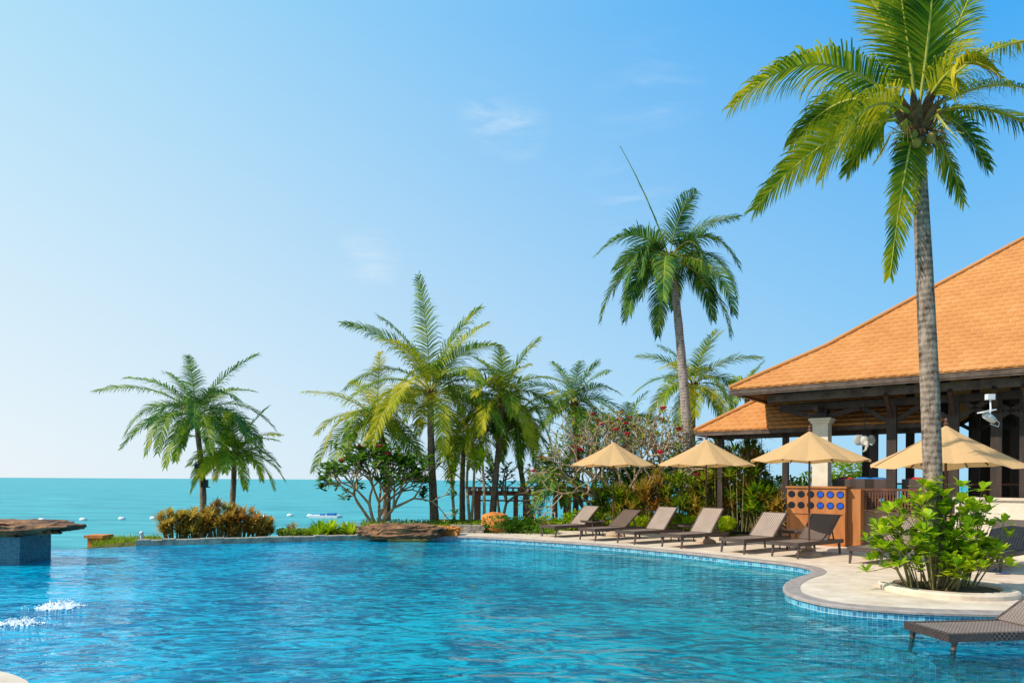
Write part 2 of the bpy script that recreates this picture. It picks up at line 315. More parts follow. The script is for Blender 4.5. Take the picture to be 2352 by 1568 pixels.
for px, py, rad, st in ((1120,272,.045,.5), (1195,298,.045,.45), (850,597,.05,.5), (1450,425,.07,.4), (1490,215,.08,.2)):
    d = (P(px, py, 10)-CAM).normalized()
    vm = N.new('ShaderNodeVectorMath'); vm.operation = 'DISTANCE'; vm.inputs[1].default_value = d; L.new(tc.outputs['Generated'], vm.inputs[0])
    k = mr(vm.outputs['Value'], rad, 0, 0, st)
    if tot is None: tot = k
    else:
        ad = N.new('ShaderNodeMath'); ad.operation = 'ADD'; L.new(tot, ad.inputs[0]); L.new(k, ad.inputs[1]); tot = ad.outputs[0]
mm = N.new('ShaderNodeMath'); mm.operation = 'MULTIPLY'; L.new(tot, mm.inputs[0]); L.new(nf, mm.inputs[1])
sky = mixc(mm.outputs[0], sky, (.85,.93,.98))
L.new(sky, bg.inputs[0])
ld = bpy.data.lights.new('sun', 'SUN'); ld.energy = 5; ld.angle = radians(.5); ld.color = (1, .93, .82)
lo_ = bpy.data.objects.new('sun', ld); COL.objects.link(lo_); lo_.rotation_euler = (-SUN).to_track_quat('-Z', 'Y').to_euler()
cd = bpy.data.cameras.new('camera'); cam = bpy.data.objects.new('camera', cd); COL.objects.link(cam); cd.lens = 24; cd.sensor_width = 36; cd.clip_end = 60000; cd.shift_y = (CY-784)/2352
cam.matrix_world = Matrix(((CR, -SR, 0, 0), (0, 0, -1, 0), (SR, CR, 0, 1.65), (0, 0, 0, 1)))
S.camera = cam; S.view_settings.view_transform = 'Standard'
# ------------------------------------------------------------------ setting
WZ = -.13
m = MB(); m.poly([(-25000,-300,-3), (25000,-300,-3), (25000,30000,-3), (-25000,30000,-3)]); tag(m.build('sea', M['sea']), 'turquoise sea reaching a flat horizon', 'sea', kind='structure')
Epx = [(985,1230),(1100,1233),(1240,1241),(1400,1252),(1550,1266),(1700,1282),(1800,1293),(1850,1301),(1868,1309),(1860,1317),(1830,1326),(1808,1338),(1803,1352),(1820,1366),(1880,1382),(1950,1392),(2050,1400),(2150,1405),(2260,1408),(2352,1410),(2600,1412)]
E0 = [G(*p) for p in Epx]
def smoothpts(pts, k=4):
    r = []
    for i in range(len(pts)-1):
        p0 = pts[max(i-1, 0)]; p1 = pts[i]; p2 = pts[i+1]; p3 = pts[min(i+2, len(pts)-1)]
        for j in range(k):
            t = j/k
            r.append(.5*((2*p1)+(p2-p0)*t+(2*p0-5*p1+4*p2-p3)*t*t+(3*p1-p0-3*p2+p3)*t**3))
    r.append(pts[-1]); return r
E = smoothpts(E0)
def offs(pts, d):
    r = []
    for i, p in enumerate(pts):
        t = pts[min(i+1, len(pts)-1)]-pts[max(i-1, 0)]; t.normalize(); r.append(p+V((-t.y, t.x, 0))*d)
    return r
Ei = offs(E, .22)
far = [G(-1200,1272,WZ), G(0,1264,WZ), G(170,1261,WZ), G(313,1254,WZ), G(850,1239,WZ)]
wp = [V((p.x, p.y, WZ)) for p in far] + [V((p.x, p.y, WZ)) for p in offs(E, .01)] + [V((16, 1, WZ)), V((-20, 1, WZ))]
m = MB(); m.poly(wp[::-1]); tag(m.build('pool_water', M['water']), 'rippled blue swimming pool water', 'pool water', kind='structure')
m = MB(); m.poly([V((p.x, p.y, -1.5)) for p in wp][::-1])
ring = [V((p.x, p.y, 0)) for p in far]
def strip(m, pts, z0, z1, mi=0):
    a = 0; pr = None
    for i, p in enumerate(pts):
        if i: a += (pts[i]-pts[i-1]).length
        q = (m.a((p.x, p.y, z0), (a, z0)), m.a((p.x, p.y, z1), (a, z1)))
        if pr: m.face((pr[0], q[0], q[1], pr[1]), mi)
        pr = q
tag(m.build('pool_floor', M['poolfloor']), 'blue mosaic pool floor', 'pool floor', kind='structure')
m = MB(); strip(m, E, -.04, -1.5); strip(m, ring, WZ-.004, -3.2); tag(m.build('pool_wall', M['poolwall']), 'blue mosaic tiled pool wall', 'pool wall', kind='structure')
shp = [G(1880,1405,-.40), G(1895,1430,-.40), G(1950,1462,-.40), G(2050,1490,-.40), G(2200,1515,-.40), G(2352,1540,-.40), G(2700,1580,-.40)]
shs = smoothpts(shp); m = MB(); m.poly([V((p.x, p.y, -.40)) for p in shs]+[V((14, 9.5, -.40)), V((5, 9.6, -.40)), V((4.6,10,-.40))]); tag(m.build('pool_shelf', M['shelf']), 'shallow mosaic sun shelf under the water', 'pool shelf', kind='structure')
m = MB(); strip(m, shs, -.399, -1.5); o2 = offs(shs, .12)
for i in range(len(shs)-1):
    m.face([m.a((q.x, q.y, -.39), (u, v)) for q, u, v in ((shs[i], i*.2, 0), (shs[i+1], i*.2+.2, 0), (o2[i+1], i*.2+.2, .14), (o2[i], i*.2, .14))])
tag(m.build('pool_shelf_edge', M['poolwall']), 'mosaic tiled edge of the shallow shelf', 'pool shelf', kind='structure')
back = [V((40, E[-1].y, 0)), V((40, 34, 0)), V((7.3, 20.3, 0)), V((6.3, 20.4, 0)), V((3.8, 22.0, 0)), V((1.0, 23.0, 0)), V((-2.0, 22.0, 0))]
m = MB(); m.poly((offs(E, .20)+back)[::1]); tag(m.build('pool_deck', M['deck']), 'pale sandy stone pool deck', 'deck', kind='structure')
m = MB()
Eo = offs(E, -.03)
for i in range(len(E)-1):
    a0, a1 = Eo[i], Eo[i+1]; b0, b1 = Ei[i], Ei[i+1]
    u = V((0,0,.006)); dn = V((0,0,-.035)); rd = V((0,0,-.008))
    m.poly([a0+rd, a1+rd, E[i+1]+u, E[i]+u]); m.poly([E[i]+u, E[i+1]+u, b1+u, b0+u]); m.poly([a0+dn, a1+dn, a1+rd, a0+rd]); m.poly([a0+dn, E[i]+dn, E[i+1]+dn, a1+dn])
tag(m.build('pool_coping', M['coping']), 'grey brown stone coping around the pool', 'coping', kind='structure')
m = MB(); pc = [G(-260,1520), G(0,1540), G(35,1549), G(62,1562), G(80,1590), G(90,1700)]
pc += [V((-3.5, 2, 0)), V((-9, 3, 0))]
for i in range(len(pc)): q = pc[(i+1) % len(pc)]; p = pc[i]; m.poly([p, q, q+V((0,0,-.4)), p+V((0,0,-.4))])
m.poly(pc); tag(m.build('paving', M['deck']), 'corner of pale stone paving at the near left', 'paving', kind='structure')
EY = [(-30,14),(-12.8,17.2),(-9.9,18.3),(-4.2,20.7),(-2.4,20.5),(0,20.6),(7,19),(60,19)]
def ey(x):
    for (a, b), (c, d) in zip(EY, EY[1:]):
        if x <= c: return b+(d-b)*(x-a)/(c-a)
    return 19
def sst(a, b, x): t = max(0, min(1, (x-a)/(b-a))); return t*t*(3-2*t)
m = MB(); nx, ny = 76, 40; idx = {}
for i in range(nx+1):
    for j in range(ny+1):
        x = -17+i*.8; y = 16+j*.65; e = ey(x)+.15; dd = y-e
        zl = -.12-1.3*sst(.9, 3, dd); z = zl+(-.05-zl)*sst(-5.2, -3.8, x)
        z += noise.noise(V((x*.6, y*.6, 0)))*.05
        z = z+(-3.7-z)*sst(30, 35, y)*(1-sst(9, 13, x))
        z = z+(-3.7-z)*(1-sst(-13.2, -11.2, x))
        if dd < 0: z = min(z, -2)
        idx[i, j] = m.a((x, y, z))
for i in range(nx):
    for j in range(ny): m.face((idx[i,j], idx[i+1,j], idx[i+1,j+1], idx[i,j+1]))
tag(m.build('garden_ground', M['garden'], smooth=True), 'planted ground between the pool and the sea', 'ground', kind='structure')
# ------------------------------------------------------------------ rocks, curbs
def rock(name, label, c, sx, sy, sz, mt, seed, cat='rock', freq=1.6, amp=.35, rz=0, strata=0, pw=.65, zn=.2, smooth=False):
    m = MB(); n1, n2 = 64, 30; rows = []
    for j in range(n2+1):
        th = pi*j/n2; row = []
        for i in range(n1):
            ph = 2*pi*i/n1; d = V((sin(th)*cos(ph), sin(th)*sin(ph), -cos(th)))
            q = V([math.copysign(abs(k)**pw, k) for k in d])
            f = 1+amp*noise.fractal(d*freq+V((seed*7.3, seed, 0)), .75, 2.2, 6 if not smooth else 3)
            if strata: f += strata*(noise.noise(V((seed, q.z*3.2+d.x*.4, 1)))+.4*abs(noise.noise(d*7)))
            p = V((q.x*sx*f, q.y*sy*f, q.z*sz*(1+.6*(f-1))+zn*sz*noise.fractal(d*5+V((seed,)*3), .7, 2, 4)))
            p = Matrix.Rotation(rz, 3, 'Z') @ p
            row.append(m.a(V(c)+p))
        rows.append(row)
    for j in range(n2):
        for i in range(n1): m.face((rows[j][i], rows[j][(i+1) % n1], rows[j+1][(i+1) % n1], rows[j+1][i]))
    o = m.build(name, mt, smooth=smooth); return tag(o, label, cat)
c = P(925, 1215, 20.0); rock('flat_rock', 'wide flat red brown rock overhanging the far pool edge', (c.x, c.y, .15), 1.15, .55, .20, M['rock'], 1, strata=.14, amp=.22)
c = P(1005, 1218, 20.4); rock('flat_rock', 'smaller low brown rock at the right end of the wide flat rock', (c.x+.1, c.y+.2, .06), .55, .45, .18, M['boulder'], 4, strata=.12)
c = P(1138, 1203, 22.0); rock('boulder', 'rounded orange boulder beside the clipped green ground cover', (c.x, c.y, .2), .47, .44, .42, M['boulder'], 2, amp=.16, pw=.85, zn=.06, smooth=True, freq=1.6)
c = P(-40, 1208, 14.3); rock('rock_slab', 'long flat red brown rock slab on the tiled block at the left edge', (c.x-.35, c.y, .60), 2.15, .8, .155, M['rock'], 3, amp=.2, strata=.1, freq=2.2)
m = MB(); x1 = X(118, 14.9); x0 = x1-3.2
for a, b in (((x0,13.95),(x1,13.95)), ((x1,13.95),(x1,14.9)), ((x1,14.9),(x0,14.9))): strip(m, [V((a[0],a[1],0)), V((b[0],b[1],0))], -1.4, .50)
m.poly([(x0,13.95,.50),(x1,13.95,.50),(x1,14.9,.50),(x0,14.9,.50)]); tag(m.build('tiled_block', M['blocktile']), 'dark teal tiled block carrying the flat rock slab at the left edge', 'tiled block')
m = MB(); a = V((far[3].x, far[3].y, 0)); b = V((far[4].x+.5, far[4].y+.15, 0)); d = (b-a).normalized(); nn = V((-d.y, d.x, 0))
K = 22
for i in range(K):
    p = a+d*((b-a).length*i/K); q = a+d*((b-a).length*(i+.985)/K); j = random.Random(i).uniform(-.015, .015)
    m.obox((p+q)/2+nn*.18+V((0,0,-.16+j)), (q-p)/2, nn*.19, V((0,0,.18)))
tag(m.build('stone_kerb', M['curb']), 'long low stone kerb along the far left pool edge', 'kerb')
m = MB(); a = P(1030,1210,21.3); b = P(1112,1210,21.6)
R = random.Random(6)
for i in range(8):
    xa = a.x+(b.x-a.x)*i/8; xb = a.x+(b.x-a.x)*(i+.96)/8
    for j in range(2): m.obox(((xa+xb)/2+j*.04, 21.5, .02+j*.15), V(((xb-xa)/2,.0,0)), V((0,.18,0)), V((0,0,.07+R.uniform(0,.004))))
tag(m.build('stone_wall', M['curb']), 'short low stone wall between the flat rock and the orange boulder', 'wall')
c = P(227, 1240, 19.3); t = empty('garden_pillar', (c.x, c.y, -.5), 'small orange brick pillar at the left end of the far garden', 'pillar')
m = MB(); m.box(c.x-.2, c.x+.2, c.y-.2, c.y+.2, -.9, -.03); m.build('pillar_shaft', M['boulder'], t)
m = MB(); m.box(c.x-.26, c.x+.26, c.y-.26, c.y+.26, -.03, .05); m.build('pillar_cap', M['boulder'], t)
m = MB(); cc = G(40, 1445, -.4)
K = 40
for i in range(K):
    a0 = 2*pi*i/K; a1 = 2*pi*(i+1)/K
    for r0, z0, r1, z1 in ((.95,-.3,1.2,-.3), (1.2,-.3,1.22,-1.5), (.95,-.3,.93,-1.2)):
        m.poly([(cc.x+r0*cos(a0), cc.y+r0*sin(a0), z0), (cc.x+r1*cos(a0), cc.y+r1*sin(a0), z1), (cc.x+r1*cos(a1), cc.y+r1*sin(a1), z1), (cc.x+r0*cos(a1), cc.y+r0*sin(a1), z0)])
tag(m.build('spa_ring', M['blocktile']), 'round tiled spa wall under the water at the left', 'spa wall', kind='structure')
def foam(px, py, w, d, h, label, seed):
    c = G(px, py, WZ); m = MB(); n = 34; g = {}; R = random.Random(seed)
    for i in range(n+1):
        for j in range(n+1):
            u = i/n*2-1; v = j/n*2-1; r = sqrt(u*u+v*v)
            k = max(0, 1-r+.5*noise.noise(V((u*4, v*4, seed))))
            z = h*k*(.3+1.4*abs(noise.noise(V((u*9, v*9, seed+3)))))-.012
            g[i, j] = m.a((c.x+u*w, c.y+v*d, WZ+z-.005))
    for i in range(n):
        for j in range(n):
            if sum(m.v[g[q]].z > WZ+.006 for q in ((i,j),(i+1,j),(i+1,j+1),(i,j+1))) >= 2: m.face((g[i,j], g[i+1,j], g[i+1,j+1], g[i,j+1]))
    for k in range(150):
        u = R.gauss(0, .5); v = R.gauss(0, .5); m.sphere((c.x+u*w, c.y+v*d, WZ+h*R.uniform(.0, 1.0)*max(.05, 1-u*u-v*v)), R.uniform(.004, .012), n=5, m=3)
    tag(m.build('bubbling_water', M['foam'], smooth=True), label, 'water jet')
foam(135, 1394, .34, .30, .12, 'white bubbling spa jet, the farther and taller of the two', 1)
foam(45, 1432, .38, .24, .08, 'white bubbling spa jet, the nearer and flatter of the two', 5)
c = G(1080, 1346, WZ+.01); m = MB(); m.leaf(V((c.x, c.y, WZ+.012)), V((1,.3,0)), V((0,0,1)), .1, .07, curl=0); tag(m.build('fallen_leaf', M['palmY']), 'single yellow leaf floating on the pool', 'leaf')
proto = None
for i, (px, py) in enumerate(((96,1196),(191,1195),(280,1193),(352,1192),(610,1188),(666,1185),(712,1186))):
    c = G(px, py, -3)
    if not proto:
        proto = empty('sea_buoy', (0,0,0), '', 'buoy', 'buoys strung across the sea'); m = MB(); m.tube([(-.38,0,.08),(-.33,0,.08),(-.2,0,.1),(.2,0,.1),(.33,0,.08),(.38,0,.08)], [.08,.17,.24,.24,.17,.08], 10); m.build('float', M['white'], proto, smooth=True)
        m = MB(); m.tube([(0,0,.3),(0,0,.46)], .04, 6); m.build('top_ring', M['grey'], proto); o = proto
    else: o = dup(proto)
    o.location = c; o['label'] = ['pale buoy on the sea just above the left rock slab', 'pale buoy on the sea, second from the left', 'pale buoy on the sea left of the straw coloured shrub, third from the left', 'pale buoy on the sea, the last one left of the shrubs on the kerb', 'pale buoy on the sea at the right end of the red shrubs', 'pale buoy on the sea above the small spiky plant', 'pale buoy on the sea beside the floating raft'][i]
c = G(748, 1188, -3); t = empty('floating_raft', c, 'white floating raft with blue boxes out on the sea', 'raft')
m = MB(); m.box(c.x-1.7, c.x+1.7, c.y-1.2, c.y+1.2, -3, -2.72); m.build('raft_deck', M['white'], t)
for a, b, c0, d_, h in ((.3,1.3,-.6,.2,-2.45), (-.6,-.1,-.4,.2,-2.55)): m = MB(); m.box(c.x+a, c.x+b, c.y+c0, c.y+d_, -2.72, h); m.build('raft_box', M['blue'], t)
# ------------------------------------------------------------------ palms
def bez(a, b, c, t): return a*(1-t)**2+b*2*t*(1-t)+c*t*t
def frond(m, p0, p1, p2, ll, n, w, hang, R, seg=3, r0=.03, side=None, roll=None, start=.14, mi=0):
    K = 12; pts = [bez(p0, p1, p2, k/K) for k in range(K+1)]
    m.tube(pts, [r0*(1-.85*k/K) for k in range(K+1)], 5, 1)
    for i in range(n):
        u = start+(1-start)*(i+R.uniform(-.3,.3))/n; u = min(.995, u); p = bez(p0, p1, p2, u); T = (bez(p0, p1, p2, min(1, u+.02))-bez(p0, p1, p2, u-.02)).normalized()
        if roll is not None:
            Yv = V((0,1,0)); Yv = (Yv-T*Yv.dot(T)).normalized(); Pv = T.cross(Yv).normalized(); Sd = Yv*cos(roll)+Pv*sin(roll)
        else:
            Sd = side-T*side.dot(T); Sd.normalize()
        Nn = Sd.cross(T)
        if Nn.z < 0: Nn = -Nn
        l = ll*(.40+.60*sin(pi*min(1,(u*.90+.06))**.8))*R.uniform(.85, 1.1)
        if u > .93: l *= .85
        for sg in (-1, 1):
            d = (Sd*sg*(.95-.4*u)+T*(.40+.6*u)+Nn*R.uniform(.0,.3)).normalized()
            q = p.copy(); pr = None; Wd = (T-d*T.dot(d))
            if Wd.length < .1: Wd = Nn
            Wd = Wd.normalized(); h = hang*R.uniform(.6, 1.4)
            for k in range(seg):
                ww = w*(.75 if k == 0 else 1-.5*k/seg)*.5
                ii = (m.a(q+Wd*ww), m.a(q-Wd*ww))
                if pr: m.face((pr[0], pr[1], ii[1], ii[0]), mi)
                pr = ii; q = q+d*(l/seg); d = (d+V((0,0,-h))*(.5+k)/seg*1.6).normalized()
                Wd = (Wd-d*Wd.dot(d)).normalized()
            m.face((pr[0], pr[1], m.a(q)), mi)
def trunk(m, pts, rad, n=10, rip=.035, sm=8):
    q = smoothpts([V(p) for p in pts], sm); k = len(q)
    rr = []
    for i in range(k):
        f = i/(k-1)*(len(rad)-1); a = int(min(f, len(rad)-2)); rr.append((rad[a]*(1-(f-a))+rad[a+1]*(f-a))*(1+rip*((i % 2)*2-1)))
    m.tube(q, rr, n)
def palm(label, tr, rad, nf, Lf, ll, mt, seed, nl=30, el=(82,-25), w=.048, hang=.9, tm='trunkfar', nuts=4, spear=None, droop=72, mt2=None, tw=.55):
    R = random.Random(seed); top = V(tr[-1]); t = empty('palm_tree', tr[0], label, 'palm tree')
    m = MB(); trunk(m, tr, rad); m.build('trunk', M[tm], t, smooth=True)
    m = MB()
    for k in range(14):
        a = k*2.4; d = V((cos(a)*.55, sin(a)*.55, 1)).normalized(); m.strap(top+V((cos(a),sin(a),0))*rad[-1]*.6-V((0,0,.25)), d, .55, .16, .3)
    m.build('leaf_sheath', M['fibre'], t)
    for k in range(nf):
        f = ((k+.3)/nf)**.9
        e = radians(el[0]+(el[1]-el[0])*f+R.uniform(-5,5)); az = k*2.39996+R.uniform(-.25,.25); Lk = Lf*R.uniform(.88, 1.08)*(.85 if k < 2 else 1)
        hd = V((cos(az), sin(az), 0)); d1 = hd*cos(e)+V((0,0,1))*sin(e)
        dr = droop*R.uniform(.8,1.25)*(.5+.75*min(1, f*2.0)) * (1 if f < .7 else .85)
        e2 = max(e-radians(dr), -1.40)
        d2 = hd*cos(e2)+V((0,0,1))*sin(e2)
        a_ = R.uniform(-tw, tw); sidev = V((-sin(az), cos(az), 0)); sidev = (sidev*cos(a_)+V((0,0,1))*sin(a_)+V((R.uniform(-.35,.35),R.uniform(-.35,.35),0))).normalized()
        p1 = top+d1*Lk*.52; p2 = p1+d2*Lk*.58
        m = MB(); frond(m, top, p1, p2, ll, nl, w, hang*R.uniform(.6,1.3), R, 3, .024, side=sidev)
        mm = mt2 if (mt2 and (k % 4 == 3 or k > nf*.7)) else mt
        m.build('frond', [M[mm], M['rachis']], t)
    if nuts:
        m = MB()
        for k in range(nuts): a = k*2.1+seed; m.sphere(top+V((cos(a)*.22, sin(a)*.22, -.25-.08*(k % 3))), .11, n=7, m=5)
        m.build('coconuts', M['coconut'], t, smooth=True)
    if spear:
        s_ = V(spear); m = MB(); q = [bez(top, top+(s_-top)*.45+V((.22,0,.1)), s_, k/10) for k in range(11)]; m.tube(q, [.034-.0024*k for k in range(11)], 5)
        for k in range(5): m.strap(q[3+k], (q[4+k]-q[3+k])+V((.05*(-1)**k,0,0)), .5, .02, .1)
        m.build('spear_leaf', M['palmM'], t)
    return t
palm('coconut palm on the far left with a dark lamp on its trunk', [P(463,1250,27), P(466,1120,27), P(450,955,27)], [.15,.12,.09], 25, 3.7, .66, 'palmD', 11, 52, el=(68,-4), droop=74, mt2='palmM', hang=.8)
palm('shorter coconut palm just right of the far left palm, yellow stems at its heart', [P(526,1250,27.6), P(536,1120,27.6), P(538,1045,27.6)], [.13,.11,.09], 19, 2.5, .58, 'palmM', 23, 42, el=(70,-12), droop=66, mt2='palmY', hang=.8)
palm('big coconut palm in the middle rising over the bushy flowering tree', [P(998,1195,26), P(991,1050,26), P(988,905,26)], [.18,.14,.12], 27, 4.5, .80, 'palmM', 31, 60, el=(86,-12), mt2='palmY', nuts=6, droop=68)
palm('yellowish palm behind the rounded flowering tree, left of the big middle palm', [P(888,1195,28), P(886,1060,28), P(866,965,28)], [.18,.14,.12], 22, 3.5, .76, 'palmY', 47, 46, el=(72,-22), mt2='palmM')
palm('low yellow green palm between the big middle palm and the twin palms', [P(1062,1195,28.5), P(1062,1100,28.5), P(1066,1010,28.5)], [.13,.11,.09], 15, 2.3, .66, 'palmY', 53, 38, el=(78,-20), nuts=0, mt2='palmM')
palm('straight trunked palm of the leaning pair, on the left', [P(1130,1195,26), P(1140,1080,26), P(1156,915,26)], [.15,.11,.09], 21, 2.9, .70, 'palmM', 61, 46, el=(80,-20), mt2='palmY')
palm('palm of the pair whose thin trunk leans left above the pergola', [P(1222,1195,27), P(1198,1090,27), P(1184,960,27)], [.14,.10,.085], 17, 2.6, .70, 'palmY', 71, 42, el=(62,-30), mt2='palmM')
palm('slender palm left of the bare branched frangipani', [P(1322,1180,31), P(1324,1060,31), P(1318,930,31)], [.14,.12,.11], 20, 2.9, .72, 'palmD', 83, 42, mt2='palmM')
palm('very tall grey trunked palm with one long spear leaf standing up', [P(1582,1140,24), P(1577,980,24), P(1556,720,24), P(1537,595,24)], [.20,.175,.14,.095], 22, 3.8, .80, 'palmD', 98, 66, el=(62,-14), tm='trunkgrey', nuts=0, spear=P(1424,335,23.6), droop=114, hang=1.2, w=.045, tw=.7)
palm('dense palm half hidden behind the very tall palm trunk', [P(1588,1150,31), P(1590,1000,31), P(1592,885,31)], [.17,.14,.13], 22, 3.1, .76, 'palmM', 103, 40, mt2='palmY')
palm('small palm top showing over the left corner of the big roof', [P(1715,1100,34), P(1716,1000,34), P(1716,893,34)], [.15,.14,.12], 14, 1.8, .5, 'palmM', 109, 26, nuts=0)
palm('dark palm crown behind the pink flowers of the frangipani', [P(1455,1150,32), P(1452,1050,32), P(1435,985,32)], [.15,.14,.12], 18, 2.3, .7, 'palmD', 113, 30, nuts=0)
palm('low feathery palm left of the first parasol', [P(1275,1195,24.5), P(1275,1150,24.5), P(1280,1110,24.5)], [.1,.09,.08], 15, 1.5, .5, 'palmD', 127, 34, nuts=0, w=.035)
YJ = 10.4
top = P(2107, 275, YJ); t = empty('palm_tree', P(2160, 1362, YJ), 'huge foreground coconut palm with pale ringed trunk growing from the round planter', 'palm tree')
m = MB(); trunk(m, [P(2162,1365,YJ), P(2146,1180,YJ), P(2136,900,YJ), P(2122,600,YJ), P(2108,310,YJ)], [.158,.134,.131,.118,.088], 20, .004, 12)
m.build('trunk', M['trunk'], t, smooth=True)
m = MB()
for k in range(26):
    a = k*2.4; d = V((cos(a)*.7, sin(a)*.7, 1)).normalized(); m.strap(top+V((cos(a),sin(a),0))*.1-V((0,0,.32-.012*k)), d, .5, .13, .4)
for k in range(22):
    a = k*1.7; m.strap(top+V((cos(a),sin(a),0))*.12-V((0,0,.2)), V((cos(a),sin(a),-.4)), .4, .05, .7)
m.build('leaf_sheath', M['fibre'], t)
FJ = [ # tip, ctrl, dY ctrl, dY tip, leaflet, mat, hang, roll deg
 ((1678,248),(1880,34),-.3,-.5,.68,'palmJ',1.2,28), ((1733,482),(1905,262),.3,.3,.60,'palmJ',.5,62), ((1885,414),(1985,155),-.8,-1.3,.58,'palmY',1.1,45),
 ((1962,-50),(2065,60),.2,.4,.56,'palmJ',.2,72), ((2055,-110),(2082,60),-.3,-.6,.54,'palmJ',.2,80), ((2150,-120),(2138,70),-.3,-.9,.60,'palmJ',.2,85), ((2250,-60),(2180,100),.5,1.0,.56,'palmJ',.25,75),
 ((2480,110),(2260,40),.3,.6,.62,'palmJ',1.2,34), ((2300,180),(2205,70),-.8,-1.4,.56,'palmY',1.1,38),
 ((2560,430),(2290,175),-.2,-.3,.64,'palmJ',1.3,26), ((2268,388),(2200,230),.5,.8,.54,'palmJ',.4,70), ((2215,464),(2150,275),.8,1.2,.50,'palmJ',.3,80),
 ((2044,636),(2078,355),-.2,-.2,.44,'palmJ',.2,82), ((1815,332),(1950,155),.9,1.6,.60,'palmJ',.9,45), ((1945,398),(2030,225),1.0,1.6,.52,'palmJ',.4,70), ((2430,235),(2275,140),.9,1.6,.58,'palmJ',.8,50)]
for k, (tp, ct, dc, dt, ll, mt, hg, rl) in enumerate(FJ):
    R = random.Random(500+k); m = MB(); frond(m, top, P(ct[0], ct[1], YJ+dc), P(tp[0], tp[1], YJ+dt), ll, 96, .030, hg, R, 4, .03, roll=radians(rl), start=.17); m.build('frond', [M[mt], M['rachis']], t)
m = MB()
for k in range(9): a = k*1.3; m.sphere(top+V((cos(a)*.2, sin(a)*.2, -.3-.07*(k % 3))), .075, n=8, m=6)
m.build('coconuts', M['coconut'], t, smooth=True)
m = MB()
for k in range(5):
    a = k*1.25; p = top+V((0,0,-.15)); m.tube([p, p+V((cos(a)*.35, sin(a)*.35, .05)), p+V((cos(a)*.5, sin(a)*.5, -.25))], [.014,.012,.006], 5)
    for j in range(8): m.tube([p+V((cos(a)*.35, sin(a)*.35, .05)), p+V((cos(a+.12*(j-4))*.6, sin(a+.12*(j-4))*.6, -.2-.04*j))], [.006,.004], 4)
m.build('flower_stalks', M['rachis'], t)
# ------------------------------------------------------------------ planter + shrub
pcx, pcy = G(2173, 1356).x, G(2173, 1356).y
m = MB(); m.lathe((pcx, pcy, 0), [(.70,.0),(.93,.0),(.93,.06),(.90,.085),(.72,.085),(.70,.05)], 48); t = empty('round_planter', (pcx, pcy, 0), 'low round stone kerb of the planter around the huge palm', 'planter')
m.build('planter_kerb', M['deck'], t, smooth=False)
m = MB(); m.lathe((pcx, pcy, 0), [(.70,.01),(.70,.05),(.3,.09),(.01,.1)], 32); m.build('planter_soil', M['soil'], t)
def stemshrub(name, label, c, R, n, rx, h, leafL, leafW, mt, per=12, cat='shrub', ry=None, spread=.45, group=None):
    ry = ry or rx; t = empty(name, c, label, cat, group); ms = MB(); ml = MB(); c = V(c)
    for i in range(n):
        a = R.uniform(0, 2*pi); r = sqrt(R.random()); hh = R.choice((1, .95, .85, .7, .5, .4)); tip = c+V((cos(a)*rx*r, sin(a)*ry*r, h*hh*R.uniform(.8,1)*(1.08-.35*r*r)))
        b = c+V((cos(a)*rx*r*spread, sin(a)*ry*r*spread, 0)); mid = (b+tip)/2+V((R.uniform(-.1,.1), R.uniform(-.1,.1), .05)); ms.tube([b, mid, tip], [.012,.009,.006], 5)
        for tt, sc in ((tip, 1), (tip+V((R.uniform(-.14,.14), R.uniform(-.14,.14), -.2)), .9), (mid+V((R.uniform(-.18,.18), R.uniform(-.16,.16), R.uniform(-.05,.2))), .85)):
            if tt is not tip: ms.tube([mid+(tip-mid)*.3, tt], [.007,.005], 4)
            for k in range(per):
                az = k*2.4+a; el = R.uniform(.1, 1.3); d = V((cos(az)*cos(el), sin(az)*cos(el), sin(el))); ml.leaf(tt+d*.01, d, V((0,0,1)), leafL*sc*R.uniform(.7,1.15), leafW*sc*R.uniform(.8,1.15), curl=.2)
    ms.build('stems', M['stem'], t); ml.build('leaves', M[mt], t); return t
stemshrub('leafy_shrub', 'bright lime green shrub with glossy leaves in the round planter', (pcx-.16, pcy-.12, .07), random.Random(21), 82, 1.02, 1.55, .21, .088, 'lime', 11, ry=.55, spread=.55)
# ------------------------------------------------------------------ other plants
def rosette(m, p, n, l, w, R, e0=-.1, e1=1.3, droop=.4):
    for k in range(n):
        az = k*2.4+R.uniform(-.3,.3); el = e0+(e1-e0)*(k/n); d = V((cos(az)*cos(el), sin(az)*cos(el), sin(el))); m.strap(p, d, l*R.uniform(.75,1.1), w, droop)
def spiky(label, px, py, Y, wpx, hpx, mt, seed, nr=14, l=.42, w=.035, name='spiky_shrub', group=None, mt2=None):
    c = P(px, py, Y); R = random.Random(seed); t = empty(name, c, label, 'shrub', group); rx = wpx/F0*Y/2; h = hpx/F0*Y
    ms = MB(); ml = MB(); m2 = MB()
    for i in range(nr):
        a = R.uniform(0, 2*pi); r = sqrt(R.random()); tp = c+V((cos(a)*rx*r, sin(a)*min(rx, .8)*r, max(.1, (h-l*.6))*R.uniform(.25,1)*(1.1-.4*r)))
        b = c+V((cos(a)*rx*r*.6, sin(a)*min(rx, .8)*r*.6, -.05)); ms.tube([b, (b+tp)/2+V((0,0,.03)), tp], [.018,.014,.010], 5)
        rosette(m2 if (mt2 and i % 3 == 0) else ml, tp, 28, l*R.uniform(.8,1.15), w, R)
    ms.build('stems', M['stem'], t); ml.build('leaves', M[mt], t)
    if mt2: m2.build('new_leaves', M[mt2], t)
    return t
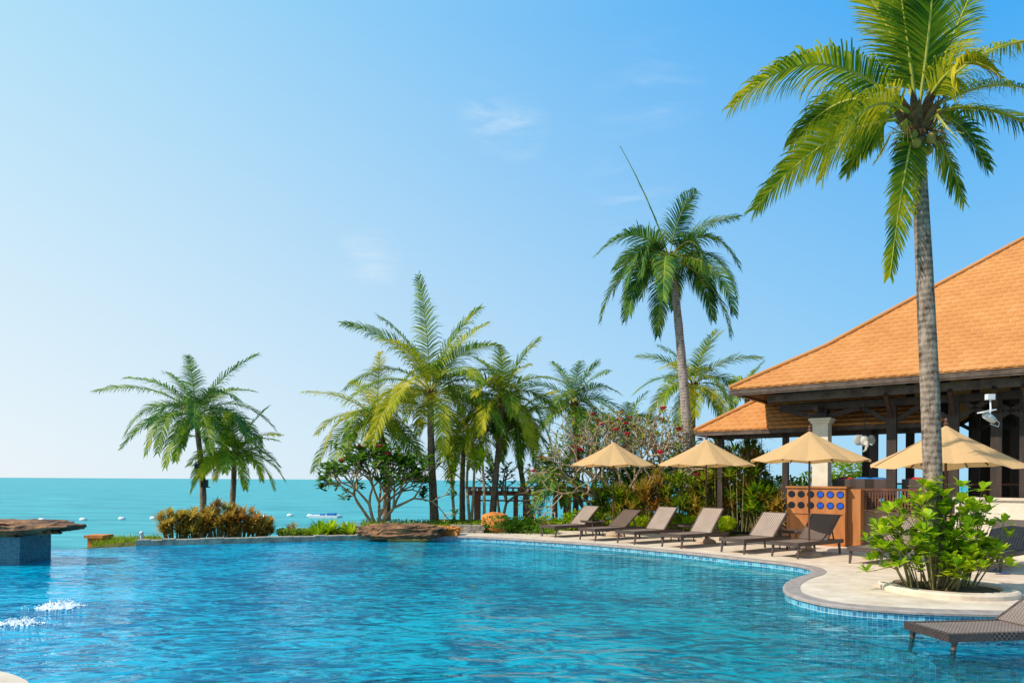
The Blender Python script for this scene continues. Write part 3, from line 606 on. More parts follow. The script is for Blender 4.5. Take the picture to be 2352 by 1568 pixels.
def cloudbush(label, c, rx, ry, rz, n, ls, mt, seed, name='leafy_bush', cat='bush', group=None):
    R = random.Random(seed); t = empty(name, (c[0], c[1], c[2]-rz), label, cat, group); ml = MB(); c = V(c)
    cl = [(V((R.gauss(0,.5), R.gauss(0,.5), R.uniform(-.6,.7))), R.uniform(.3,.5)) for _ in range(14)]
    for i in range(n):
        b, br = R.choice(cl); d = V((R.gauss(0,1), R.gauss(0,1), R.gauss(0,1))).normalized(); q = b+d*br*R.uniform(.7,1.05)
        p = c+V((q.x*rx, q.y*ry, q.z*rz)); dd = (d+V((R.uniform(-.6,.6), R.uniform(-.6,.6), R.uniform(-.3,.6)))).normalized(); ml.leaf(p, dd, V((R.random(), R.random(), 1)), ls*R.uniform(.7,1.3), ls*.5)
    ms = MB()
    for b, br in cl: q = c+V((b.x*rx, b.y*ry, b.z*rz)); ms.tube([(c.x+b.x*.3*rx, c.y+b.y*.3*ry, c.z-rz-.05), q], [.03,.01], 5)
    ms.build('stems', M['stem'], t); ml.build('leaves', M[mt], t); return t
sp_ = [(402,1238,20.0,74,80,'drybrown','straw coloured spiky shrub, leftmost on the kerb'),(450,1238,20.4,84,84,'drybrown','straw coloured spiky shrub under the far left palm trunk'),
 (505,1238,20.6,84,88,'bronze','bronze spiky shrub in the middle of the kerb planting'),(555,1238,20.8,80,84,'redleaf','red brown spiky shrub right of the bronze one on the kerb'),(595,1238,21.0,60,70,'redleaf','red brown spiky shrub at the right end of the kerb planting')]
for i, (px, py, Y, w_, h_, mt, lb) in enumerate(sp_): spiky(lb, px, py, Y, w_, h_, mt, 200+i, 44, .32, .05, mt2='drybrown')
spiky('single small spiky reddish plant standing alone behind the kerb', 668, 1232, 21.2, 16, 38, 'bronze', 210, 2, .3, .03)
spiky('bright green strap leaved lily clump left of the wide flat rock', 770, 1232, 21, 100, 38, 'lime', 211, 16, .45, .08)
spiky('small reddish plant behind the lily clump', 818, 1228, 22, 26, 40, 'bronze', 212, 3, .3, .03)
m = MB(); R = random.Random(3)
for i in range(3000):
    px = R.uniform(215, 372); Y = R.uniform(18.6, 20.5) if px < 320 else R.uniform(18.9, 20.8); x = X(px, Y); z = -.18-.12*R.random()
    a = R.uniform(0, 6.28); m.strap(V((x, Y, z)), V((cos(a)*.5, sin(a)*.5, 1)), R.uniform(.1,.26), .02, .5, 2)
tag(m.build('grass', M['yellowgreen']), 'yellow green grass at the left end of the kerb', 'grass', kind='stuff')
m = MB(); R = random.Random(4)
for i in range(7000):
    px = R.uniform(640, 1110); Y = R.uniform(21.6, 25); x = X(px, Y); z = -.14 if px < 830 else -.03
    if px < 830: Y = R.uniform(20.7, 21.6); x = X(px, Y)
    a = R.uniform(0, 6.28); m.leaf(V((x, Y, z+R.uniform(0,.22))), V((cos(a), sin(a), .7)), V((0,0,1)), R.uniform(.08,.16), .05)
tag(m.build('ground_cover', M['yellowgreen']), 'yellow green ground cover under the middle palms', 'ground cover', kind='stuff')
c = P(1182, 1212, 21.6); cloudbush('low clipped green mound right of the orange boulder', (c.x+.05, c.y, .17), 1.05, .5, .30, 4200, .09, 'green', 31, name='green_mound')
c = P(1310, 1190, 23); cloudbush('low lime green bush behind the farthest lounger', (c.x, c.y, .25), .8, .5, .35, 1600, .13, 'lime', 32)
c = P(1370, 1185, 23); cloudbush('second lime green bush, just left of the first parasol pole', (c.x, c.y, .3), .6, .4, .35, 1300, .13, 'yellowgreen', 33)
def dracaena(label, heads, Y, mt, seed, l=.75, w=.07):
    R = random.Random(seed); b = P(heads[0][0], 1196, Y); b.z = -.1; t = empty('dracaena_plant', b, label, 'plant', None); ms = MB(); ml = MB()
    for px, py, bx in heads:
        tp = P(px, py, Y+R.uniform(-.3,.3)); bb = P(bx, 1196, Y); bb.z = -.1; ms.tube([bb, (bb+tp)/2+V((R.uniform(-.1,.1),0,0)), tp], [.06,.05,.04], 6); rosette(ml, tp, 44, l, w, R, -.5, 1.4, .6)
    ms.build('stems', M['bark'], t); ml.build('leaves', M[mt], t)
dracaena('bare stemmed lime green dracaena right of the big middle palm trunk', [(1042,1085,1045),(1028,1050,1045)], 25, 'yellowgreen', 41, .7, .08)
dracaena('tallest bare stemmed lime dracaena, between the big middle palm and the palm pair', [(1076,1020,1080),(1090,1060,1082)], 25.5, 'lime', 42, .75, .08)
dracaena('bare stemmed lime dracaena just left of the straight palm trunk', [(1108,1055,1112)], 24.8, 'lime', 43, .65, .08)
def frangi(label, base, seed, stems, L0, depth, leafn, mtl, flow, up=.5, thick=.07, ll=.2, ratio=.78, spread=.75):
    R = random.Random(seed); t = empty('frangipani_tree', base, label, 'tree'); mb = MB(); ml = MB(); tips = []; fl = []
    def rec(p, d, l, r, k):
        q = p+d*l; mid = (p+q)/2+V((R.uniform(-1,1), R.uniform(-1,1), R.uniform(-.3,.3)))*l*.08; mb.tube([p, mid, q], [r, r*.85, r*.72], 6 if k > 2 else 4, cap=False)
        if k == 0: tips.append((q, d)); return
        n = 2 if R.random() < .45 else 3
        a0 = R.uniform(0, 6.28)
        for i in range(n):
            a = a0+i*2*pi/n+R.uniform(-.4,.4); u = d.cross(V((.3,.2,1))).normalized(); v = d.cross(u)
            nd = (d+(u*cos(a)+v*sin(a))*spread+V((0,0,up*.25))).normalized(); rec(q, nd, l*ratio*R.uniform(.8,1.15), r*.7, k-1)
    for sx, sy, sz in stems: rec(V(base), V((sx, sy, sz)).normalized(), L0, thick, depth)
    for q, d in tips:
        for k in range(R.randint(max(0, leafn-3), leafn+2)):
            az = k*2.4; el = R.uniform(-.3,.9); dd = V((cos(az)*cos(el), sin(az)*cos(el), sin(el))); ml.leaf(q, dd, V((0,0,1)), ll*R.uniform(.6,1.15), ll*.36)
        if R.random() < flow: fl.append(q)
    mb.build('branches', M['bark'], t, smooth=True); ml.build('leaves', M[mtl], t)
    for q in fl[:60]:
        mf = MB()
        for k in range(11):
            a = k*2.4; ff = q+V((cos(a)*.05, sin(a)*.05, .10+R.uniform(-.03,.05)))
            for j in range(5): b_ = j*1.256; mf.leaf(ff, V((cos(b_), sin(b_), .5)), V((0,0,1)), .11, .085)
        mf.build('flower_cluster', M['flower'], t)
    return t
b = P(868, 1225, 24); b.z = -.1
frangi('rounded frangipani with dense green leaves and a few pink flowers', b, 7, [(-.8,.1,1),(-.35,-.3,1.2),(.3,.3,1.2),(.8,-.1,1.1),(0,.2,1.3)], .95, 4, 15, 'green', .06, ll=.30, ratio=.8)
b = P(1440, 1190, 24); b.z = -.05
frangi('wide bare branched frangipani with pink flowers at its tips', b, 9, [(-.9,.1,1.1),(-.4,-.3,1.3),(.35,.2,1.3),(.8,-.1,1.1),(0,0,1.3),(-.9,.2,.8),(.9,.3,.9)], 1.32, 5, 4, 'yellowgreen', .06, thick=.08, ll=.22, ratio=.77, spread=.8)
b = P(1360, 1190, 25.5); b.z = -.05
frangi('smaller frangipani reaching out to the left of the bare branched one', b, 15, [(-.6,.1,1.1),(-.3,-.2,1.3),(.3,.2,1.2)], 1.05, 4, 7, 'green', .12, thick=.07, ll=.24, ratio=.76)
b = P(1150, 1195, 27.5); b.z = -.1
frangi('short leafy frangipani behind the pair of palms', b, 12, [(-.2,.1,1.5),(.4,-.3,1.5)], .9, 3, 12, 'green', .04, ll=.26)
ug = [(1395,1205,24,80,120,'green','green spiky shrub behind the pole of the first parasol'), (1450,1205,23.5,80,120,'drybrown','straw coloured spiky shrub between the first and second parasols, left one'),
 (1505,1205,23,80,135,'bronze','bronze tinged spiky shrub between the first and second parasols'), (1560,1205,22.6,80,150,'yellowgreen','tall yellow green shrub just left of the second parasol pole'),
 (1610,1210,22.5,70,120,'drybrown','straw coloured shrub directly behind the second parasol pole'), (1650,1210,22.2,80,215,'yellowgreen','tall yellow green shrub under the right side of the second parasol'),
 (1700,1215,21.8,80,235,'bronze','tallest bronze shrub between the second and third parasols'), (1745,1215,21.4,80,150,'green','green shrub left of the cabinet, beside the tallest bronze one'),
 (1785,1225,21.0,70,130,'drybrown','straw coloured shrub touching the left side of the cabinet'), (1730,1205,23.5,80,255,'yellowgreen','high yellow green shrub below the left corner of the big roof'),
 (1665,1205,24.5,90,250,'green','high green shrub in front of the rear roof'), (1600,1205,24.5,90,180,'yellowgreen','yellow green shrub at the foot of the very tall palm')]
for i, (px, py, Y, w_, h_, mt, lb) in enumerate(ug):
    spiky(lb, px, py, Y, w_, h_, mt, 300+i, 28, .5, .06, mt2=('yellowgreen','lime','bronze')[i % 3])
for i, (px, Y, z, rx, rz, mt, lb) in enumerate([(1505,26,1.2,1.0,1.1,'green','dark green bush filling the gap behind the second lounger'),(1600,26,1.5,1.1,1.4,'green','dark green bush behind the foot of the very tall palm'),(1690,25,1.2,1.2,1.3,'green','dark green bush behind the tallest bronze shrub'),
 (1790,23.5,.9,.9,1.0,'yellowgreen','yellow green bush behind the left edge of the cabinet'),(1560,22.4,.25,.6,.3,'lime','low lime green bush behind the third lounger'),(1450,22.9,.22,.6,.28,'lime','low lime green bush behind the second lounger'),(1650,21.6,.22,.6,.3,'lime','low lime green bush behind the fourth lounger'),
 (1930,31,1.7,1.4,1.0,'lime','sunlit green bush seen through the pavilion beside the cream pillar'),(1430,27,1.2,1.0,1.2,'green','dark green bush behind the bare branched frangipani')]):
    cloudbush(lb, (X(px, Y), Y, z), rx, .6, rz, 2600, .16 if z > .5 else .12, mt, 400+i)
# ------------------------------------------------------------------ pergolas, rail, lamps
def pergola(label, px0, px1, Y, ztop, posts):
    x0, x1 = X(px0, Y), X(px1, Y); t = empty('pergola', ((x0+x1)/2, Y, -1.5), label, 'pergola')
    for px in posts:
        for dy in (0, 1.6): m = MB(); x = X(px, Y); m.box(x-.10, x+.10, Y+dy-.10, Y+dy+.10, -2.2, ztop-.35); m.build('post', M['pergola'], t)
    for dy in (0, 1.6): m = MB(); m.box(x0+.1, x1-.1, Y+dy-.06, Y+dy+.06, ztop-.35, ztop-.18); m.build('beam', M['pergola'], t)
    m = MB(); m.box(x0+.3, x1-.3, Y-.03, Y+.03, ztop-.60, ztop-.53); m.build('lower_rail', M['pergola'], t)
    m = MB(); k = 14
    for i in range(k): x = x0+(x1-x0)*(i+.5)/k; m.box(x-.04, x+.04, Y-.45, Y+2.05, ztop-.18, ztop-.05)
    m.box(x0, x1, Y-.3, Y-.24, ztop-.05, ztop); m.box(x0, x1, Y+1.8, Y+1.86, ztop-.05, ztop)
    m.build('roof_slats', M['pergola'], t)
pergola('red brown wooden pergola by the sea behind the pair of palms', 1068, 1250, 29, 1.36, [1095,1185,1208])
pergola('red brown wooden pergola left of the first parasol', 1288, 1400, 29, 1.36, [1306,1385])
t = empty('metal_railing', (X(1250,24),24,-.05), 'low white metal railing right of the clipped green mound', 'railing'); m = MB()
x0, x1 = X(1229,24), X(1275,24)
for x in (x0, (x0+x1)/2, x1): m.tube([(x,24,-.1),(x,24,.52)], .02, 6)
m.build('posts', M['white'], t); m = MB()
for z in (.2,.52): m.tube([(x0,24,z),(x1,24,z)], .018, 6)
m.build('rails', M['white'], t)
c = P(325, 1243, 18.9); t = empty('bollard_lamp', c, 'small white bollard lamp at the left end of the stone kerb', 'lamp')
m = MB(); m.tube([c-V((0,0,.2)), c+V((0,0,.2))], .035, 8); m.build('lamp_post', M['white'], t); m = MB(); m.lathe(c+V((0,0,.2)), [(.05,0),(.06,.05),(.02,.09)], 10); m.build('lamp_cap', M['white'], t)
for px, py, lb in ((455,1072,'black floodlight on the far left palm trunk, upper one'),(470,1110,'small pale headed floodlight lower on the far left palm trunk')):
    c = P(px, py, 26.75); t = empty('floodlight', c, lb, 'floodlight'); m = MB(); m.obox(c, V((.12,0,0)), V((0,.07,.02)), V((0,0,.13))); m.build('lamp_housing', M['black'], t)
    m = MB(); m.box(c.x-.02, c.x+.12, c.y+.06, c.y+.2, c.z-.16, c.z-.12); m.build('bracket', M['black'], t)
# ------------------------------------------------------------------ loungers
LW = .68
def make_lounger(label, ang, sm, bm_, group='sun loungers'):
    t = empty('sun_lounger', (0,0,0), label, 'sun lounger', group); a = radians(ang)
    m = MB(); m.box(.03,1.2,.05,LW-.05,.30,.338); m.build('seat', sm, t)
    m = MB()
    for y0, y1 in ((0,.06),(LW-.06,LW)): m.box(0,1.93,y0,y1,.26,.345)
    m.box(0,.06,.06,LW-.06,.26,.345); m.box(1.87,1.93,.06,LW-.06,.26,.33); m.build('frame', M['wickerdark'], t)
    m = MB(); d = V((cos(a),0,sin(a))); u = V((-sin(a),0,cos(a))); b = V((1.2,LW/2,.34))
    m.obox(b+d*.39, d*.39, V((0,LW/2-.02,0)), u*.018); br = m.build('backrest', bm_, t)
    m = MB()
    for y in (.02, LW-.02): m.bar(V((1.2,y,.34)), V((1.2,y,.34))+d*.79, .035, .045)
    m.bar(b+d*.79+V((0,-LW/2,0)), b+d*.79+V((0,LW/2,0)), .035, .045); m.build('backrest_frame', M['wickerdark'], br)
    m = MB()
    for y in (.1, LW-.1): q = V((1.2,y,.32))+d*.5; m.bar(q, V((min(1.85, q.x+.12),y,.3)), .025, .025)
    m.build('back_support', M['wickerdark'], br)
    for x, dx in ((.10,-.05),(1.78,.05)):
        for y in (.035, LW-.035): m = MB(); m.tube([(x,y,.27),(x+dx,y,0)], [.032,.024], 6); m.build('leg', M['wickerdark'], t)
    return t
dirL = V((.80,.60,0)); perpL = V((.60,-.80,0)); rz = math.atan2(dirL.y, dirL.x)
specs = [(1240,1231,42,'wickerlight','beige woven sun lounger, farthest of the row by the pool'), (1327,1239,36,'wickerbrown','brown woven sun lounger, second from the far end, under the first parasol'),
 (1413,1246,48,'wickerlight','beige woven sun lounger, third from the far end of the row'), (1515,1255,50,'wickerlight','beige woven sun lounger in front of the second parasol pole'),
 (1651,1267,44,'wickerlight','beige woven sun lounger left of the wooden cabinet, fifth from the far end'), (1767,1277,44,'wickerbrown','dark brown woven sun lounger in front of the wooden cabinet'),
 (1945,1293,44,'wicker','sun lounger whose foot end shows left of the planter shrub'), (2205,1306,44,'wickerbrown','dark sun lounger back showing right of the planter shrub')]
for px, py, ang, bm_, lb in specs:
    A = G(px, py); o = make_lounger(lb, ang, M['wicker'], M[bm_]); o.rotation_euler = (0,0,rz); o.location = A+perpL*LW
A = G(2076, 1427, .04); o = make_lounger('taupe sun lounger standing in the shallow water at the near right', 33, M['wicker'], M['wicker']); r9 = radians(8); o.rotation_euler = (0,0,r9); o.location = V((A.x, A.y, -.30))+V((sin(r9), -cos(r9), 0))*LW
tp = None
for px, py, Y, lb in ((1362,1222,20.6,'small dark woven side table beside the farthest lounger'), (1568,1228,18.9,'small dark woven side table between the third and fourth loungers'), (1822,1255,16.9,'small dark woven side table in front of the cabinet')):
    if tp is None:
        tp = empty('side_table', (0,0,0), lb, 'side table', 'side tables between the loungers'); m = MB(); m.box(-.24,.24,-.24,.24,.40,.43); m.box(-.27,-.24,-.27,.27,.42,.47); m.box(.24,.27,-.27,.27,.42,.47); m.build('tabletop', M['wickerdark'], tp)
        for sx in (-1,1):
            for sy in (-1,1): m = MB(); m.tube([(sx*.2,sy*.2,.4),(sx*.22,sy*.22,0)], .016, 6); m.build('leg', M['wickerdark'], tp)
        o = tp
    else: o = dup(tp); o['label'] = lb
    o.location = V((X(px, Y), Y, 0)); o.rotation_euler = (0,0,rz)
# ------------------------------------------------------------------ parasols
def make_parasol(rad, ze, zt, seed, lift=0):
    t = empty('parasol', (0,0,0), '', 'parasol', 'cream parasols along the loungers'); n = 8; K = 6
    m = MB(); apex = V((0,0,zt)); sub = 6; N_ = n*sub; rings = []
    for k in range(1, K+1):
        f = k/K; row = []
        for i in range(N_):
            a = 2*pi*i/N_; ph = (i % sub)/sub; sag = 1-abs(2*ph-1) ; rr = rad*f*(1-.045*sag*f-.02*sag) ; z = zt+(ze-zt)*(f**.88)-.05*sag*f+(.05*f*f*sin(a*3+seed) if lift else 0)
            row.append(m.a((rr*cos(a), rr*sin(a), z)))
        rings.append(row)
    ap = m.a(apex)
    for i in range(N_): m.face((ap, rings[0][i], rings[0][(i+1) % N_]))
    for k in range(K-1):
        for i in range(N_): m.face((rings[k][i], rings[k+1][i], rings[k+1][(i+1) % N_], rings[k][(i+1) % N_]))
    cn = m.build('canopy', M['canvas'], t)
    m = MB(); m.tube([(0,0,.02),(0,0,zt-.02)], .024, 8); pl = m.build('pole', M['pole'], t)
    for i in range(n):
        a = 2*pi*i/n; m = MB(); m.bar((0,0,zt-.05), (rad*.97*cos(a), rad*.97*sin(a), ze-.025), .018, .02)
        m.bar((0,0,zt-.62), (rad*.5*cos(a), rad*.5*sin(a), zt+(ze-zt)*.52-.03), .014, .016); m.build('rib', M['pole'], cn)
    m = MB(); m.lathe((0,0,zt), [(.03,-.01),(.045,.02),(.02,.05),(.035,.09),(.01,.13)], 10); m.build('finial', M['pole'], pl)
    m = MB(); m.lathe((0,0,0), [(.26,0),(.27,.05),(.2,.1),(.06,.16),(.05,.3)], 16); m.build('base', M['stonebase'], t)
    return t
for px, Y, rad, ze, zt, lf, lb in ((1409,20.5,1.30,2.13,2.83,0,'cream parasol farthest away, first from the left'),(1622,18.4,1.30,2.10,2.80,0,'cream parasol second from the left, over the middle loungers'),
    (1859,15.3,1.29,2.14,2.80,0,'cream parasol third from the left, in front of the cabinet'),(2172,12.6,1.30,1.98,2.72,1,'cream parasol nearest the camera, behind the huge palm trunk')):
    o = make_parasol(rad, ze, zt, px, lf); o['label'] = lb; o.location = V((X(px, Y), Y, 0)); o.rotation_euler = (0,0,.2+px*.01)
# ------------------------------------------------------------------ pavilion
e_ = V((.7829,-.6222,0)); n_ = V((.6222,.7829,0))
class FR:
    def __init__(s, C): s.C = V(C)
    def __call__(s, t, n, z): q = s.C+e_*t+n_*n; return V((q.x, q.y, z))
    def tl(s, px, n): r = (px-CX)/F0; c = s.C+n_*n; return (r*c.y-c.x)/(e_.x-r*e_.y)
def fbox(m, f, t0, t1, n0, n1, z0, z1, mi=0):
    i = [m.a(f(t, n, z)) for t in (t0, t1) for n in (n0, n1) for z in (z0, z1)]
    for q in ((0,1,3,2),(4,6,7,5),(0,4,5,1),(2,3,7,6),(0,2,6,4),(1,5,7,3)): m.face([i[k] for k in q], mi)
cc = P(1675, 893, 19.1); f1 = FR((cc.x, cc.y, 0)); Z1 = cc.z
def rz1(n): return .62*n if n < 2 else 1.24+.765*(n-2)
def roof(f, Z, prof, T, D, t):
    half = D/2
    m = MB(); K = 10; ns = [half*k/K for k in range(K+1)]
    for k in range(K):
        a, b = ns[k], ns[k+1]; za, zb = Z+prof(a)-.03, Z+prof(b)-.03
        m.poly([f(a, a, za), f(T-a, a, za), f(T-b, b, zb), f(b, b, zb)], 0)
        m.poly([f(a, a, za+.03), f(b, b, zb+.03), f(b, D-b, zb+.03), f(a, D-a, za+.03)]); m.poly([f(T-a, a, za+.03), f(T-a, D-a, za+.03), f(T-b, D-b, zb+.03), f(T-b, b, zb+.03)]); m.poly([f(a, D-a, za+.03), f(b, D-b, zb+.03), f(T-b, D-b, zb+.03), f(T-a, D-a, za+.03)])
        m.poly([f(a, a, za-.12), f(b, b, zb-.12), f(T-b, b, zb-.12), f(T-a, a, za-.12)], 1); m.poly([f(a, a, za-.12), f(a, D-a, za-.12), f(b, D-b, zb-.12), f(b, b, zb-.12)], 1)
    rf = m.build('roof', [M['tile'], M['soffit']], t)
    m = MB(); step = .20; j = 0; R = random.Random(2)
    while j*step < half:
        n0 = j*step; n1 = min(half, n0+step*1.12); z0 = Z+prof(n0)+.036; z1 = Z+prof(n1)+.003; w_ = .23; tt = n0-(.5*w_ if j % 2 else 0)
        while tt < T-n0:
            a0 = max(tt, n0); a1 = min(tt+w_*.985, T-n0)
            if a1-a0 > .03:
                dn = R.uniform(-.005,.005); dz = R.uniform(-.002,.002); c_ = min(.07, (a1-a0)*.3)
                b = [m.a(f(a0, n0+.022+dn, z0+dz)), m.a(f(a0+c_, n0+dn, z0+dz)), m.a(f(a1-c_, n0+dn, z0+dz)), m.a(f(a1, n0+.022+dn, z0+dz))]
                u1 = m.a(f(a1, n1, z1)); u0 = m.a(f(a0, n1, z1)); m.face(b+[u1, u0])
                g = [m.a(f(a0, n0+.022+dn, z0-.035)), m.a(f(a0+c_, n0+dn, z0-.035)), m.a(f(a1-c_, n0+dn, z0-.035)), m.a(f(a1, n0+.022+dn, z0-.035))]
                for k in range(3): m.face((g[k], g[k+1], b[k+1], b[k]))
            tt += w_
        j += 1
    m.build('roof_tiles', M['tile'], rf)
    m = MB(); m.tube([f(s*half/12, s*half/12, Z+prof(s*half/12)+.04) for s in range(13)], .06, 8); m.build('hip_ridge', M['tile'], rf)
    m = MB(); m.tube([f(T-s*half/12, s*half/12, Z+prof(s*half/12)+.04) for s in range(13)], .06, 8); m.build('hip_ridge', M['tile'], rf)
    return rf
T1, D1 = 20, 16
pav = empty('restaurant_pavilion', f1(10, 8, 0), 'large open restaurant pavilion with a broad orange tiled hipped roof', 'building')
rf = roof(f1, Z1, rz1, T1, D1, pav)
m = MB(); fbox(m, f1, .02, T1, .02, .10, Z1-.20, Z1-.02); fbox(m, f1, .02, .10, .10, D1, Z1-.14, Z1-.02); m.build('fascia', M['fascia'], rf)
m = MB(); fbox(m, f1, .9, T1, .45, .58, Z1-.40, Z1-.205); m.build('lower_fascia', M['fascia'], rf)
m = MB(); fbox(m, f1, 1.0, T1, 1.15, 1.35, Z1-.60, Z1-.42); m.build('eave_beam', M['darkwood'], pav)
for k in range(30):
    tt = 1.0+k*.62
    if tt > 19: break
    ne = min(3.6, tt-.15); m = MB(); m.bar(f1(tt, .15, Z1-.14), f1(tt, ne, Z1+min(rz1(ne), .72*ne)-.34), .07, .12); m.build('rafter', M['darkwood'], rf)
tp0 = f1.tl(1888, 1.3)
m = MB(); fbox(m, f1, tp0-.20, tp0+.20, 1.07, 1.48, 0, 3.26); pil = m.build('pillar', M['plaster'], pav)
m = MB(); fbox(m, f1, tp0-.28, tp0+.28, .99, 1.56, 3.33, 3.40); fbox(m, f1, tp0-.24, tp0+.24, 1.03, 1.52, 3.26, 3.33); m.build('pillar_capital', M['plaster'], pil)
m = MB(); fbox(m, f1, tp0-.15, tp0+.15, 1.12, 1.42, 3.40, Z1-.60); m.bar(f1(tp0-.6, 1.27, 3.78), f1(tp0+.8, 1.27, 3.78), .12, .14); m.bar(f1(tp0, .6, 3.62), f1(tp0, 1.9, 3.62), .12, .14)
m.bar(f1(tp0+.15,1.27,3.45), f1(tp0+.95,1.27,Z1-.6), .1,.12); m.bar(f1(tp0-.15,1.27,3.45), f1(tp0-.85,1.27,Z1-.6), .1,.12); m.build('bracket', M['darkwood'], pil)
for px, nn_ in ((2048,1.3),(2190,1.3),(2288,1.3),(2355,1.3),(1990,6.1),(2090,6.1),(2170,6.1),(2240,6.1),(2330,6.1)):
    tq = f1.tl(px, nn_); m = MB(); fbox(m, f1, tq-.11, tq+.11, nn_-.11, nn_+.11, .6, Z1+(-.6 if nn_ < 2 else 1))
    ps = m.build('post', M['darkwood'], pav)
    for a_, b_ in ((f1(tq, nn_, 3.2), f1(tq+.7, nn_, Z1-.6)), (f1(tq, nn_, 3.2), f1(tq-.7, nn_, Z1-.6)), (f1(tq, nn_, 3.3), f1(tq, nn_-.9, Z1-.4))): m = MB(); m.bar(a_, b_, .09, .11); m.build('brace', M['darkwood'], ps)
tr0, tr1 = f1.tl(1975, 1.0), f1.tl(2125, 1.0)
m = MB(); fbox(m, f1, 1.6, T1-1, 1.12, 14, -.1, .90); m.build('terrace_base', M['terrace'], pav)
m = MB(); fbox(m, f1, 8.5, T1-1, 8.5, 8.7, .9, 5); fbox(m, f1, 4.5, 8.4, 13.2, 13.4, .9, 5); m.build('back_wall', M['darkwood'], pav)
m = MB(); fbox(m, f1, tr0, tr1, .98, 1.04, 1.44, 1.50); fbox(m, f1, tr0, tr1, .98, 1.04, .94, .98)
hr = m.build('handrail', M['railwood'], pav); k = 22
for i in range(k): m = MB(); a = tr0+(tr1-tr0)*(i+.5)/k; fbox(m, f1, a-.018, a+.018, .995, 1.03, .98, 1.44); m.build('baluster', M['railwood'], hr)
tw_ = f1.tl(2195, .7)
m = MB(); fbox(m, f1, tw_, T1-1, .55, .85, 0, 1.26); t_ = empty('garden_wall', f1(tw_+2, .7, 0), 'cream plaster wall at the right behind the planter shrub', 'wall'); m.build('wall_face', M['plaster'], t_)
m = MB(); fbox(m, f1, tw_-.04, T1-1, .50, .90, 1.26, 1.32); m.build('wall_cap', M['deck'], t_)
c2 = P(1595, 990, 21.6); f2 = FR((c2.x, c2.y, 0)); rp = empty('rear_pavilion', f2(3, 1.6, 0), 'lower orange tiled roof tucked under the left side of the big roof', 'building')
T2 = f2.tl(2165, 0); D2 = 3.2
rf2 = roof(f2, c2.z, lambda n: .68*n, T2, D2, rp)
m = MB(); fbox(m, f2, .02, T2, .02, .08, c2.z-.15, c2.z-.02); fbox(m, f2, .02, .08, .08, D2, c2.z-.15, c2.z-.02); m.build('fascia', M['fascia'], rf2)
for tt in (.6, 2.6, 5.0): m = MB(); fbox(m, f2, tt-.08, tt+.08, .6, .76, -.1, c2.z+.25); m.build('post', M['darkwood'], rp)
m = MB(); fbox(m, f2, .5, T2-.5, .6, .72, c2.z-.25, c2.z-.08); m.build('eave_beam', M['darkwood'], rp)
ct0, ct1 = f1.tl(1808, .3), f1.tl(1942, .3)
cab = empty('wooden_cabinet', f1((ct0+ct1)/2, .5, 0), 'orange brown wooden cabinet with two rows of round blue glass insets', 'cabinet')
m = MB(); fbox(m, f1, ct0, ct1, .3, .95, 0, 1.5); m.build('cabinet_body', M['cabwood'], cab)
ct2 = f1.tl(1978, .55); m = MB(); fbox(m, f1, ct1+.004, ct2, .5, .95, 0, 1.48); m.build('side_panel', M['cabwood'], cab)
m = MB(); fbox(m, f1, ct0-.03, ct1+.03, .26, .98, 1.5, 1.545); fbox(m, f1, ct0, ct1, .275, .3, .82, .87); fbox(m, f1, ct0, ct0+.05, .275, .3, .05, .82); fbox(m, f1, ct1-.05, ct1, .275, .3, .05, .82); fbox(m, f1, (ct0+ct1)/2-.02, (ct0+ct1)/2+.02, .28, .3, .05, .82); m.build('cabinet_trim', M['cabwood'], cab)
for i in range(6):
    for j in range(2):
        tc_ = ct0+(ct1-ct0)*(i+.5)/6; zc = 1.335-.29*j; m = MB(); K = 18
        for rr, nn_, mi in ((.092,.293,1),(.072,.288,0)): m.face([m.a(f1(tc_+rr*cos(2*pi*k/K), nn_, zc+rr*sin(2*pi*k/K))) for k in range(K)], mi)
        m.build('glass_inset', [M['blueglass'] if i > 2 else M['blackhole'], M['black']], cab)
def armchair(pos, label, rot):
    t = empty('armchair', (0,0,0), label, 'armchair'); m = MB(); m.box(-.3,.3,-.3,.3,.32,.40); m.build('seat', M['wickerdark'], t)
    m = MB(); m.box(-.3,.3,.25,.32,.40,.85); m.build('backrest', M['wickerdark'], t)
    for s_ in (-1,1): m = MB(); m.box(s_*.28-.03,s_*.28+.03,-.3,.25,.40,.6); m.build('armrest', M['wickerdark'], t)
    for sx in (-1,1):
        for sy in (-1,1): m = MB(); m.box(sx*.26-.025,sx*.26+.025,sy*.26-.025,sy*.26+.025,0,.32); m.build('leg', M['wickerdark'], t)
    t.location = pos; t.rotation_euler = (0,0,rot)
def cushion(pos, label, mt, rot):
    m = MB(); m.sphere((0,0,0), .26, (1,.4,.85), 16, 10)
    for v in m.v: v.x = math.copysign(abs(v.x/.26)**.6*.26, v.x); v.z = math.copysign(abs(v.z/.22)**.6*.22, v.z) if abs(v.z) > 1e-4 else 0
    o = m.build('cushion', M[mt], smooth=True); tag(o, label, 'cushion'); o.location = pos; o.rotation_euler = (.15,0,rot)
rr0 = math.atan2(e_.y, e_.x)
for px, mt, lb, lb2 in ((1945,'red','red cushion showing over the cabinet','dark woven armchair holding the cushion over the cabinet'),(1985,'blue','blue cushion over the left end of the terrace handrail','dark woven armchair behind the left end of the terrace handrail'),(2020,'blue','blue cushion right of the other blue one over the handrail','dark woven armchair second behind the terrace handrail'),(2106,'red','red cushion just left of the huge palm trunk','dark woven armchair just left of the huge palm trunk')):
    tq = f1.tl(px, 1.9); armchair(f1(tq, 1.9, .9), lb2, rr0+pi); cushion(f1(tq, 1.75, 1.58), lb, mt, rr0)
tp = None
